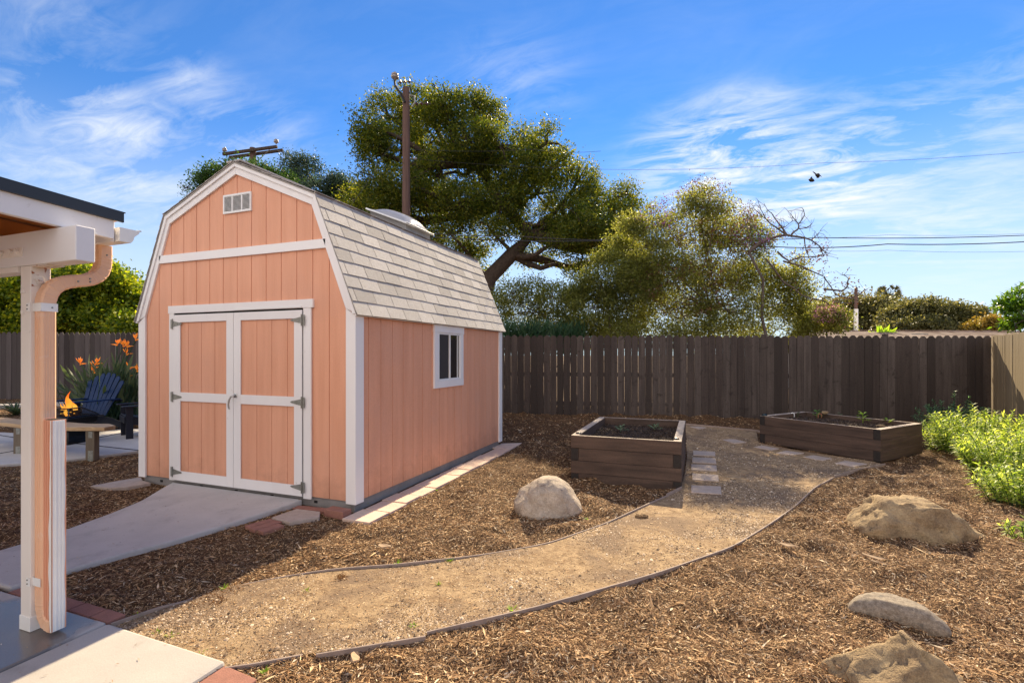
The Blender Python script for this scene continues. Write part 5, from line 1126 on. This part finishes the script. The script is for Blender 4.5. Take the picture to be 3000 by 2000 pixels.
def tree(name, label, cat, lobes, fw, n_leaf, cl_r, per, lsz, m, seed, base, trunk_pts=None, tr=.25, bark=M_BARK, group=None, limb_r=.08, twigs=140, **kw):
    V, F, cs, P = crown(lobes, fw, n_leaf, cl_r, per, lsz, seed, **kw)
    b = Vector(base); root = root_thing(name, b, label, cat, group)
    leafobj('crown', V, F, m, root)
    r_ = random.Random(seed); mb = MB(); tp = [Vector(p) for p in (trunk_pts or [b, b+Vector((.1, .1, 1.2)), Vector(sum((Vector(c) for c in cs), Vector())/len(cs))])]
    mb.tube(tp, [tr*(1-.55*i/(len(tp)-1)) for i in range(len(tp))], 10)
    nodes = tp[1:]
    for c in cs:
        c = Vector(c); s_ = min(nodes, key=lambda q: (q-c).length+max(0, q.z-c.z)*1.5); mid = s_.lerp(c, .5)+Vector((r_.uniform(-.25, .25), r_.uniform(-.25, .25), -.12*(c-s_).length))
        r0 = limb_r*min(1.4, .5+(c-s_).length*.12); pts = [s_, s_.lerp(mid, .55)+Vector((r_.uniform(-.1, .1), 0, r_.uniform(-.1, .1))), mid, mid.lerp(c, .5)+Vector((r_.uniform(-.15, .15), 0, r_.uniform(-.1, .15))), c]; mb.tube(pts, [r0, r0*.85, r0*.68, r0*.5, r0*.3], 7, cap=False)
    if twigs:
        csv = [Vector(c) for c in cs]
        for k in r_.sample(range(len(P)), min(twigs, len(P))):
            q = Vector(P[k]); c = min(csv, key=lambda z: (z-q).length); m_ = c.lerp(q, .5)+Vector((r_.uniform(-.1, .1), r_.uniform(-.1, .1), r_.uniform(-.05, .12))); mb.tube([c, m_, q], [limb_r*.3, limb_r*.2, limb_r*.08], 4, cap=False)
    mb.build('trunk', bark, root, smooth=True); return root
OAKL = [(1820, 560, 40, 40), (1850, 620, 40, 40), (1840, 720, 50, 40), (1700, 660, 80, 50), (1040, 600, 60, 60), (1060, 670, 70, 50), (980, 660, 50, 50), (1075, 345, 55, 60), (1130, 320, 70, 70), (1215, 290, 80, 55), (1300, 290, 75, 60), (1385, 290, 60, 50), (1440, 330, 50, 55), (1090, 430, 60, 70), (1170, 420, 80, 80), (1270, 390, 90, 80), (1370, 390, 85, 70), (1460, 410, 60, 60),
        (1535, 400, 65, 45), (1600, 400, 60, 50), (1500, 480, 90, 70), (1400, 490, 90, 70), (1290, 500, 90, 80), (1175, 520, 90, 75), (1100, 530, 60, 65), (1620, 470, 80, 60), (1690, 520, 65, 60), (1570, 560, 95, 75), (1460, 590, 90, 65), (1340, 600, 95, 65),
        (1230, 610, 85, 60), (1130, 620, 70, 60), (1720, 600, 75, 65), (1650, 630, 90, 65), (1790, 640, 60, 60), (1560, 660, 80, 50), (1440, 680, 70, 40), (1320, 690, 80, 50), (1230, 690, 70, 50), (1740, 700, 75, 50), (1820, 690, 45, 45), (1650, 720, 70, 35), (1790, 750, 60, 35), (1560, 760, 60, 30), (1380, 740, 60, 30), (1440, 800, 50, 30, 1.5), (1690, 790, 50, 25)]
bo_ = at(1385, 1180, 16.6); bo_.z = 0
OAKL = [(1430+(l[0]-1430)*(.965 if l[0] < 1430 else 1.02), 560+(l[1]-560)*.93+8, l[2]*.9, l[3]*.9)+tuple(l[4:]) for l in OAKL]
tree('oak_tree', 'big spreading oak with dark green crown behind the shed roof', 'oak tree', OAKL, 17.2, 260000, .27, 26, .082, M_OAK, 21, bo_,
     [bo_, at(1400, 950, 16.7), at(1432, 815, 16.9), at(1500, 745, 17.0), at(1555, 690, 17.1), at(1470, 600, 17.2), at(1400, 480, 17.2)], .34, limb_r=.17, twigs=420, dz=1.5, drop=.02, gap=(1.0, .20))
tree('evergreen_tree', 'dark green tree poking up left of the shed ridge, in front of the crossarm pole', 'tree', [(590, 522, 26, 12), (640, 512, 42, 22), (700, 508, 52, 28), (760, 506, 46, 26), (660, 560, 70, 45), (760, 560, 90, 55), (820, 545, 50, 40)], 14.5, 26000, .2, 26, .075, M_DARKT, 22, at(720, 1150, 14.5), tr=.16, limb_r=.07, twigs=60)
tree('bluish_tree', 'hazy blue green tree behind the right slope of the shed roof', 'tree', [(862, 478, 34, 34), (900, 500, 45, 40), (845, 540, 45, 40), (990, 535, 36, 26), (1040, 560, 36, 26), (850, 570, 60, 60), (930, 580, 60, 50), (985, 560, 40, 36), (1010, 600, 60, 50), (1060, 580, 50, 45), (1090, 640, 60, 50), (960, 640, 80, 50), (1000, 540, 25, 22)], 20, 42000, .24, 26, .085, M_BLUET, 23, at(960, 1150, 20), tr=.2, limb_r=.08, twigs=80)
tree('sapling', 'wispy twigs with sparse leaves left of the shed roof peak', 'sapling', [(545, 550, 26, 14), (590, 555, 30, 22), (560, 575, 34, 14), (610, 590, 40, 30)], 14.5, 900, .10, 6, .05, M_DARKT, 24, at(640, 1150, 14.5), tr=.04, limb_r=.02, twigs=120)
HG = 'hedge trees behind the left fence'
tree('hedge_tree', 'sunlit yellow green tree behind the left fence, left of the white post', 'tree', [(-180, 860, 110, 90), (-60, 850, 90, 80), (30, 840, 70, 50), (-20, 930, 110, 70), (90, 860, 60, 60), (110, 930, 90, 60), (-180, 960, 120, 60)], 17.5, 56000, .30, 16, .14, M_HEDGE, 25, at(20, 1170, 17.5), tr=.15, group=HG, limb_r=.06, twigs=120, gap=(1.1, .26))
tree('hedge_tree', 'sunlit yellow green tree between the downspout and the shed', 'tree', [(180, 830, 70, 45), (250, 815, 60, 40), (320, 820, 50, 38), (370, 850, 50, 45), (230, 890, 100, 70), (350, 910, 80, 60), (440, 900, 60, 60), (200, 950, 90, 40), (300, 950, 100, 40), (430, 955, 90, 40), (300, 790, 28, 16)], 18, 64000, .30, 16, .14, M_HEDGE, 26, at(300, 1170, 18), tr=.15, group=HG, limb_r=.06, twigs=120, gap=(1.1, .26))
# butterfly bush: sparse
tree('butterfly_bush', 'tall airy multi stemmed bush with purple tips above the dark fence', 'shrub', [(2060, 565, 40, 25), (2010, 600, 55, 35), (2090, 610, 60, 45), (1930, 640, 60, 45), (2000, 680, 90, 65), (2110, 690, 90, 65), (1890, 720, 70, 60), (1850, 660, 45, 35), (1870, 800, 80, 60), (2190, 660, 50, 40), (2230, 720, 70, 60), (1960, 790, 110, 80), (2090, 800, 110, 80), (2200, 810, 100, 75), (1880, 850, 90, 80), (2300, 790, 60, 60), (2000, 900, 110, 70), (2130, 910, 110, 65), (2260, 890, 90, 70), (2340, 850, 50, 60), (2340, 930, 60, 50), (1850, 930, 70, 60), (1950, 975, 100, 40), (2080, 975, 100, 40), (2210, 975, 100, 40), (2320, 975, 70, 40), (1850, 980, 90, 40)],
     12.6, 165000, .17, 9, .055, M_BUTT, 27, at(2070, 1230, 12.4), [at(2070, 1230, 12.4), at(2075, 1050, 12.5), at(2080, 900, 12.6)], .06, M_TWIG, limb_r=.022, twigs=420, drop=.1, dz=.8, shell=.2, gap=(1.6, .22))
pf = crown([(2060, 560, 55, 30), (2010, 600, 90, 50), (2130, 640, 90, 50), (2220, 690, 60, 60), (1930, 640, 60, 40)], 12.5, 1300, .12, 6, .045, 28); bb = bpy.data.objects['butterfly_bush']; leafobj('blossom', pf[0], pf[1], M_PURP, bb); pf = crown([(2060, 560, 60, 40), (2010, 600, 80, 50), (2130, 640, 80, 50), (2080, 720, 120, 80), (1930, 700, 80, 70), (2000, 850, 150, 90)], 12.5, 6000, .14, 8, .045, 58); leafobj('brown_leaves', pf[0], pf[1], M_BROWNL, bb)
tree('lime_shrub', 'lighter yellow green shrub at the left of the tall airy bush', 'shrub', [(1870, 670, 40, 26), (1810, 705, 45, 26), (1850, 740, 60, 40), (1770, 760, 45, 30), (1820, 800, 70, 40), (1730, 820, 50, 34), (1780, 860, 80, 40), (1690, 860, 45, 34), (1880, 840, 60, 50), (1740, 900, 80, 60), (1800, 950, 90, 40), (1690, 870, 60, 50), (1700, 960, 80, 40), (1800, 985, 90, 30)], 12.9, 62000, .17, 9, .055, M_LIME, 29, at(1780, 1230, 12.9), tr=.05, bark=M_TWIG, limb_r=.02, twigs=260, drop=.1, shell=.05, gap=(2.2, .25))
tree('lime_shrub', 'loose sunlit shrub above the fence beside the shed roof corner', 'shrub', [(1500, 860, 50, 35), (1560, 850, 60, 40), (1620, 870, 60, 45), (1530, 920, 70, 40), (1620, 940, 80, 35), (1460, 900, 40, 50), (1680, 930, 60, 40), (1560, 985, 120, 40), (1700, 985, 90, 40)], 14.2, 34000, .16, 12, .06, M_LIME, 30, at(1560, 1230, 14.2), tr=.05, bark=M_TWIG, limb_r=.03, twigs=120, drop=.2)
cc = at(1570, 1010, 12.3); n = 1500; a = rng.uniform(0, 6.28, n); bs = np.array(cc)+np.array(VR)*rng.uniform(-1.05, 1.2, n)[:, None]+np.array(VF)*rng.uniform(-.3, .3, n)[:, None]+np.array([0, 0, 1.])*rng.uniform(-.25, .35, n)[:, None]
V, F = blades(bs, nrm(np.c_[np.cos(a)*.7, np.sin(a)*.7, rng.uniform(.5, 2.2, n)]), rdir(n), rng.uniform(.25, .5, n), .028, rng.uniform(.1, .5, n)); hb = root_thing('oleander_hedge', (cc.x, cc.y, 0), 'dark strap leaved hedge just above the fence beside the shed', 'hedge'); leafobj('foliage', V, F, M_SAGED, hb)
mb = MB()
for k in range(40): q = Vector((cc.x, cc.y, 0))+VR*random.uniform(-1, 1.1); mb.tube([q, q+Vector((random.uniform(-.2, .2), 0, 1.5+random.uniform(0, .4)))], [.02, .01], 5)
mb.build('stems', M_TWIG, hb)
tree('pink_shrub', 'shrub with pale pink blossom at the right end of the hedge above the fence', 'shrub', [(2400, 920, 40, 34), (2440, 930, 42, 30), (2380, 950, 50, 26), (2460, 955, 30, 18)], 12.6, 9000, .13, 12, .055, M_LIME, 31, at(2420, 1230, 12.6), tr=.04, bark=M_TWIG, limb_r=.025, twigs=60)
pf = crown([(2425, 920, 40, 26), (2450, 940, 30, 20)], 12.45, 1500, .10, 8, .045, 32); leafobj('blossom', pf[0], pf[1], M_PINKF, bpy.data.objects['pink_shrub'])
# bare branches with dry leaves
def z3(x, y): return (1700+x*.34014, 520+y*.34014)
BR = [[(1450, 640), (1560, 560), (1650, 520), (1780, 495), (1880, 510), (1990, 540), (2060, 590), (2100, 680)], [(1780, 495), (1700, 440), (1640, 400), (1590, 340), (1530, 200)], [(1780, 495), (1740, 430), (1690, 370), (1650, 310), (1590, 240)], [(1820, 490), (1870, 450), (1880, 400), (1930, 330), (1910, 260)], [(1880, 400), (1830, 340), (1790, 290)],
      [(1990, 540), (2040, 490), (2065, 460)], [(1930, 520), (1950, 640), (1970, 690)], [(1700, 640), (1800, 720), (1900, 680), (2030, 680), (2120, 640)], [(1750, 720), (1900, 760), (2050, 830), (2110, 860), (2100, 960)], [(1640, 400), (1560, 330), (1480, 240)], [(1880, 440), (1950, 430), (1985, 410)], [(1700, 440), (1760, 430), (1830, 370)],
      [(2060, 590), (2110, 640), (2130, 720)], [(2100, 960), (2250, 975), (2300, 940), (2310, 870), (2270, 840)], [(2100, 860), (2200, 1010), (2330, 1040), (2400, 1060)], [(1600, 700), (1750, 900), (1900, 1010), (2080, 1060), (2300, 1080)], [(2080, 1060), (2160, 1110), (2230, 1190)], [(2330, 1040), (2420, 1000), (2450, 960)], [(1600, 620), (1500, 420), (1390, 260)], [(1480, 560), (1420, 380), (1460, 280)]]
bbp = at(2250, 1230, 11.9); bt = root_thing('bare_tree', bbp, 'bare grey twisting branches with a few dry leaves, over the fence at the right', 'bare tree')
mb = MB(); FB = 11.7; ro = random.Random(5); mb.tube([bbp, at(2262, 1060, 12.0), at(2232, 930, 12.1), at(2236, 820, 12.0), at(*z3(1450, 640), FB)], [.05, .042, .036, .03, .028], 8); tw_ends = []
for k, b in enumerate(BR):
    n = len(b); o0 = ro.uniform(-.3, .3) if k else 0; pts = [at(*z3(*q), FB+o0*i/n) for i, q in enumerate(b)]; pp = []
    for i in range(n-1): pp += [pts[i], pts[i].lerp(pts[i+1], .5)+Vector((ro.uniform(-.02, .02), 0, ro.uniform(-.02, .02)))]
    pp.append(pts[-1]); r0 = .042 if k == 0 else (.024 if n > 4 else .015); mb.tube(pp, [r0*(1-.8*i/(len(pp)-1)) for i in range(len(pp))], 6, cap=False); tw_ends += pp[2:]
    for q in pp[1:]:
        for _ in range(2):
            e_ = q+VR*ro.uniform(-.25, .3)+Vector((0, 0, ro.uniform(-.18, .25)))+VF*ro.uniform(-.15, .15); mb.tube([q, q.lerp(e_, .5)+Vector((0, 0, ro.uniform(-.04, .05))), e_], [.006, .004, .002], 4, cap=False); tw_ends.append(e_)
mb.build('branches', M_TWIG, bt, smooth=True)
ends = np.array([tuple(q) for q in tw_ends]); low = ends[:, 2] < at(0, 700, FB).z; e1_ = ends[low]; idx = rng.integers(0, len(e1_), 420); C = e1_[idx]+rng.normal(0, .04, (420, 3)); V, F = leaf_quads(C, nrm(rdir(420)-[0, 0, .6]), rdir(420), rng.uniform(.03, .075, 420), .03); leafobj('dry_leaves', V, F, M_BROWNL, bt)
for k in range(6):
    q = Vector(e1_[ro.randrange(len(e1_))]); 
# right hand glossy tree
tree('glossy_tree', 'glossy green leaved tree above the fence at the right edge', 'tree', [(2985, 880, 40, 30), (3030, 860, 60, 45), (2960, 900, 30, 28), (3000, 930, 45, 35), (3060, 920, 70, 60), (2975, 950, 26, 22), (3120, 880, 70, 60)], 10.6, 14, .2, 14, .1, M_GLOS, 33, at(3060, 1200, 10.6), tr=.07, limb_r=.03, twigs=30)
gt_ = bpy.data.objects['glossy_tree']; r_ = np.random.default_rng(3); Cs = []
for (px, py, rx, ry) in [(2985, 880, 40, 32), (3030, 860, 60, 45), (2958, 895, 28, 26), (3000, 930, 45, 35), (3060, 920, 70, 60), (2975, 950, 26, 20), (3120, 880, 70, 60)]:
    k = 420; q = rdir(k)*(r_.uniform(.4, 1, k)**.5)[:, None]; Cs.append(np.array(at(px, py, 10.6))+np.array(VR)*q[:, :1]*rx*10.6/FPX+np.array(VF)*q[:, 1:2]*.35+np.array([0, 0, 1.])*q[:, 2:]*ry*10.6/FPX)
Cs = np.concatenate(Cs); n = len(Cs); V, F = blades(Cs, nrm(rdir(n)+np.array([-.25, 0, .45])), np.tile([0, 0, 1.], (n, 1))+r_.normal(0, .3, (n, 3)), r_.uniform(.08, .15, n), .034, .2); leafobj('crown', V, F, M_GLOS, gt_)
# far trees, palm, banana, pole
FG = 'distant trees beyond the neighbouring roof'
tree('distant_tree', 'hazy olive umbrella shaped tree behind the white pole', 'tree', [(2400, 920, 60, 40), (2470, 905, 70, 34), (2540, 895, 60, 26), (2600, 910, 60, 30), (2480, 950, 90, 30), (2590, 950, 70, 30)], 42, 22000, .55, 20, .24, M_FAR, 41, at(2490, 1080, 42), tr=.4, limb_r=.2, group=FG, twigs=30)
tree('distant_tree', 'wide olive tree with lumpy top right of the distant palm', 'tree', [(2640, 925, 50, 28), (2700, 905, 60, 24), (2750, 920, 60, 28), (2810, 925, 55, 26), (2680, 955, 90, 24), (2790, 955, 90, 26), (2850, 960, 60, 20), (2850, 915, 22, 14), (2885, 918, 20, 9), (2710, 893, 30, 10), (2780, 905, 30, 10)], 34, 30000, .4, 20, .2, M_FAR, 42, at(2740, 1080, 34), tr=.4, limb_r=.18, group=FG, twigs=40)
tree('distant_tree', 'small golden green tree at the far right just above the roof', 'tree', [(2880, 957, 40, 14), (2915, 965, 26, 10), (2905, 940, 20, 10)], 30, 5000, .3, 16, .16, leafm('golden_leaves', (.2, .15, .03), (.32, .22, .05), (.2, .2, .05), .4, (1.6, 1.4, .8)), 43, at(2890, 1080, 30), tr=.15, limb_r=.08, group=FG, twigs=20)
pb = at(2604, 1080, 62); palm = root_thing('palm_tree', pb, 'distant fan palm rising above the olive trees', 'palm tree'); pt = at(2604, 866, 62)
MB().tube([pb, pb.lerp(pt, .5)+VR*.15, pt], [.28, .22, .2], 8).build('trunk', M_BARK, palm)
mb = MB()
for k in range(34):
    a = R(random.uniform(-30, 210)); b_ = random.uniform(-1, 1); d = (VR*math.cos(a)+Vector((0, 0, 1))*math.sin(a)+VF*b_*.6).normalized(); s_ = d.cross(VF).normalized(); L0 = random.uniform(.8, 1.1); c_ = pt+d*L0
    mb.tube([pt, c_], [.04, .03], 4, cap=False)
    for q in range(7): e_ = (d+s_*(q-3)*.33).normalized(); mb.prism([c_, c_+e_*.3+s_*.05, c_+e_*random.uniform(.5, .7)-Vector((0, 0, .12)), c_+e_*.3-s_*.05], VF*.02)
mb.build('fronds', M_FAR, palm)
p = at(2586, 1000, 19); n = 16; aa = np.linspace(-1.1, 1.1, n); D = nrm(np.array(VR)*np.sin(aa)[:, None]+np.array([0, 0, 1.])*np.cos(aa)[:, None]+rng.normal(0, .1, (n, 3))); V, F = blades(np.tile(np.array(p), (n, 1)), D, np.tile(np.array(VF), (n, 1)), rng.uniform(.5, .75, n), .15, .1, ((0, .2), (.3, .9), (.65, 1), (1, 0)))
bn = root_thing('banana_plant', (p.x, p.y, 0), 'bright broad leaved plant poking above the neighbouring roof', 'plant'); leafobj('leaves', V, F, M_WEED, bn); MB().tube([(p.x, p.y, 0), p], [.08, .05], 8).build('stem', M_STRAP, bn)
p = at(2508, 1080, 26); q = at(2508, 842, 26); pr = root_thing('thin_pole', (p.x, p.y, 0), 'thin white pole rising behind the roof at the right', 'pole'); MB().tube([(p.x, p.y, 0), (q.x, q.y, at(0, 905, 26).z)], .10, 10).build('pole', M_WHITEM, pr); MB().tube([(q.x, q.y, at(0, 905, 26).z+.002), q], .075, 10).build('pole_top', M_POLE, pr); MB().tube([q, q+Vector((0, 0, .12))], [.03, .01], 6).build('finial', M_IRON, pr)

# ================================================================== NEIGHBOUR HOUSE
hs = at(2660, 1100, 19.5); house = root_thing('neighbour_house', (hs.x, hs.y, 0), 'low house behind the dark fence, showing only its brown shingle roof', 'house')
rdg0, rdg1 = at(2330, 969, 19.5), at(3120, 972, 18.6); dR = (rdg1-rdg0).normalized(); dF = Vector((-dR.y, dR.x, 0)); 
if dF.dot(VF) > 0: dF = -dF
ev0, ev1 = rdg0+dF*3.6+Vector((0, 0, -.9)), rdg1+dF*3.6+Vector((0, 0, -.9)); bk0, bk1 = rdg0-dF*3.6+Vector((0, 0, -.9)), rdg1-dF*3.6+Vector((0, 0, -.9))
rf_ = MB(); rf_.prism([ev0, ev1, rdg1, rdg0], Vector((0, 0, -.05))); rf_.prism([bk0, bk1, rdg1, rdg0], Vector((0, 0, -.05))); rfo = rf_.build('roof', M_STUCCO, house)
tb = MB(); Lh = (rdg1-rdg0).length; rn_ = random.Random(2)
for i in range(22):
    t0 = i/22; s_ = -.3*rn_.random()
    while s_ < Lh:
        a = max(0, s_); b_ = min(Lh, s_+.29)
        if b_-a > .03:
            p0 = rdg0+dR*a+dF*3.6*t0+Vector((0, 0, -.9*t0)); w_ = dR*(b_-a); dn_ = dF*(3.6/22+.02)+Vector((0, 0, -.9/22)); tb.prism([p0+Vector((0, 0, .006)), p0+w_+Vector((0, 0, .006)), p0+w_+dn_+Vector((0, 0, .022)), p0+dn_+Vector((0, 0, .022))], Vector((0, 0, -.005)))
        s_ += .30
tb.build('shingles', M_RIDGE, rfo); 
cpb = MB()
s_ = 0
while s_ < Lh: cpb.bar(rdg0+dR*s_+Vector((0, 0, .02)), rdg0+dR*min(Lh, s_+.28)+Vector((0, 0, .03)), .2, .02); s_ += .27
cpb.build('ridge_cap', M_RIDGE, rfo)
wl_ = MB(); i0, i1, j0, j1 = [v.copy() for v in (ev0-dF*.4, ev1-dF*.4, bk0+dF*.4, bk1+dF*.4)]
for v in (i0, i1, j0, j1): v.z = 0
wl_.prism([i0, i1, j1, j0], Vector((0, 0, ev0.z-.0))); wl_.build('wall', M_STUCCO, house)
vt = at(2690, 979, 18.6); MB().bar(vt-dR*.28, vt+dR*.28, .22, .05).build('roof_vent', M_METAL, rfo)

# ================================================================== UTILITY POLES AND WIRES
def insul(mb, p, s_=1.): mb.lathe(p, [(.03*s_, 0), (.03*s_, .05*s_), (.09*s_, .06*s_), (.10*s_, .09*s_), (.05*s_, .11*s_), (.085*s_, .13*s_), (.09*s_, .16*s_), (.04*s_, .19*s_), (.03*s_, .21*s_)], 12)
FPW = 14.6; top = at(1190, 258, FPW); pl = root_thing('utility_pole', (top.x, top.y, 0), 'tall wooden utility pole with insulators in front of the oak', 'utility pole', 'wooden utility poles')
MB().tube([(top.x, top.y, 0), (top.x, top.y, top.z*.5), top], [.15, .125, .105], 14).build('pole', M_POLE, pl)
MB().tube([at(1186, 300, FPW-.13), at(1172, 272, FPW-.13), at(1158, 252, FPW-.13), at(1155, 232, FPW-.13)], [.035, .035, .035, .03], 8).build('bracket_arm', M_IRON, pl)
mb = MB(); insul(mb, at(1157, 236, FPW-.13), 1.15); mb.build('post_insulator', M_PORC, pl, smooth=True)
def string(a, b_, fw_, n, m=M_PORCB):
    p0, p1 = at(*a, fw_), at(*b_, fw_); mb = MB(); mb.tube([p0, p1], .008, 6)
    d = (p1-p0).normalized()
    for k in range(n):
        c_ = p0.lerp(p1, (k+.8)/(n+.6)); mb.tube([c_-d*.045, c_-d*.02, c_+d*.015, c_+d*.03], [.02, .035, .065, .02], 10)
    mb.build('insulator_string', m, pl)
string((1163, 242), (1210, 239), FPW-.13, 3); string((1210, 305), (1262, 304), FPW, 3)
mb = MB(); mb.tube([at(1201, 280, FPW-.1), at(1214, 282, FPW-.1), at(1216, 300, FPW-.1), at(1206, 314, FPW-.1)], .03, 8); mb.build('bracket_arm', M_METAL, pl)
mb = MB(); mb.tube([at(1196, 463, FPW), at(1216, 465, FPW)], .012, 6); mb.lathe(at(1218, 468, FPW), [(.02, 0), (.04, .02), (.04, .05), (.02, .07)], 10); mb.build('spool_insulator', M_PORC, pl)
FP2 = 25.; t2_ = at(741, 434, FP2); pl2 = root_thing('utility_pole', (t2_.x, t2_.y, 0), 'utility pole top with a double wooden crossarm above the shed ridge', 'utility pole', 'wooden utility poles')
MB().tube([(t2_.x, t2_.y, 0), t2_], [.19, .15], 12).build('pole', M_POLE, pl2)
MB().bar(at(653, 452, FP2-.25), at(812, 430, FP2-.25), .11, .13).build('crossarm', M_BARK, pl2); MB().bar(at(672, 462, FP2+.25), at(829, 440, FP2+.25), .11, .13).build('crossarm', M_BARK, pl2)
for a, b_ in (((672, 455), (722, 482)), ((790, 438), (745, 482)), ((705, 458), (735, 480)), ((812, 440), (850, 458))): MB().bar(at(*a, FP2), at(*b_, FP2), .03, .02).build('brace', M_METAL, pl2)
for px, py, s_ in ((658, 446, 1.1), (809, 422, 1.2)): mb = MB(); insul(mb, at(px, py, FP2-.25), s_); mb.build('pin_insulator', M_PORC, pl2, smooth=True)
mb = MB(); mb.tube([at(654, 445, FP2-.25), at(652, 437, FP2-.25), at(661, 432, FP2-.25)], .025, 6); mb.build('clamp', M_METAL, pl2)
def wire(pts, fws, r_, label):
    P = []; 
    for (a, b_), (f0, f1) in zip(zip(pts, pts[1:]), zip(fws, fws[1:])):
        p0, p1 = at(*a, f0), at(*b_, f1)
        for k in range(8): t = k/8; P.append(p0.lerp(p1, t)+Vector((0, 0, -.06*(1-(2*t-1)**2))))
    P.append(at(*pts[-1], fws[-1])); tag(MB().tube(P, r_, 5).build('overhead_wire', M_WIRE), label, 'overhead wire', 'overhead wires')
wire([(1218, 466), (1810, 497), (2400, 478), (3100, 437)], (14.6, 14.6, 14.4, 14.2), .0042, 'highest thin wire crossing the cloud above the birds')
wire([(1196, 677), (1500, 690), (1900, 702), (2400, 696), (3100, 685)], (14.6, 14.5, 14.4, 14.3, 14.), .012, 'upper of the two thick wires reaching the right edge')
wire([(1196, 690), (1760, 706), (2270, 723), (2600, 715), (3100, 702)], (14.6, 14.5, 14.4, 14.2, 14.), .014, 'lower of the two thick wires reaching the right edge')
wire([(2250, 694), (2600, 688), (3100, 679)], (15.2, 15.1, 15), .004, 'thin wire just above the two thick wires at the right')
wire([(2300, 727), (2600, 733), (3100, 733)], (15.2, 15.1, 15), .004, 'thin wire just below the two thick wires at the right')
wire([(1196, 437), (1560, 438), (1760, 443)], (14.6, 14.8, 15), .005, 'short faint wire crossing the upper part of the oak')
wire([(1184, 365), (1120, 460), (1040, 585), (960, 690)], (14.6, 14.2, 13.6, 13), .005, 'thin slanting guy wire left of the tall pole')

# ================================================================== BIRDS
M_BIRD = mat('dark_plumage', (.03, .024, .02), .7)
def bird(fw, body, wings, tail, label):
    b0, b1 = at(*body[0], fw), at(*body[1], fw); root = root_thing('bird', b0.lerp(b1, .5), label, 'bird', 'birds flying before the cloud'); mb = MB(); mb.tube([b0, b0.lerp(b1, .18), b0.lerp(b1, .45), b0.lerp(b1, .75), b1], [.006, .03, .05, .04, .012], 10); mb.build('body', M_BIRD, root, smooth=True)
    for wp_ in wings:
        pts = [at(*q, fw+(.12 if i in (2, 3) else 0)) for i, q in enumerate(wp_)]; MB().prism(pts, VF*.012).build('wing', M_BIRD, root)
    MB().prism([at(*q, fw) for q in tail], VF*.01).build('tail', M_BIRD, root)
def zb(x, y): return (2350+x*.04252, 500+y*.04252)
FBd = 13.
bird(FBd, (zb(440, 600), zb(840, 715)), [[zb(570, 560), zb(590, 460), zb(680, 400), zb(705, 480), zb(690, 590)], [zb(600, 620), zb(640, 600), zb(700, 590), zb(690, 670)]], [zb(740, 620), zb(860, 720), zb(760, 700)], 'lower left bird of the two, with one wing raised')
bird(FBd, (zb(900, 270), zb(1230, 350)), [[zb(970, 270), zb(860, 200), zb(730, 60), zb(800, 70), zb(930, 160), zb(1010, 230)], [zb(1040, 340), zb(1000, 510), zb(1160, 500), zb(1210, 440), zb(1210, 340)]], [zb(1200, 300), zb(1260, 310), zb(1360, 420), zb(1330, 420), zb(1210, 340)], 'upper right bird of the two, with spread wings')
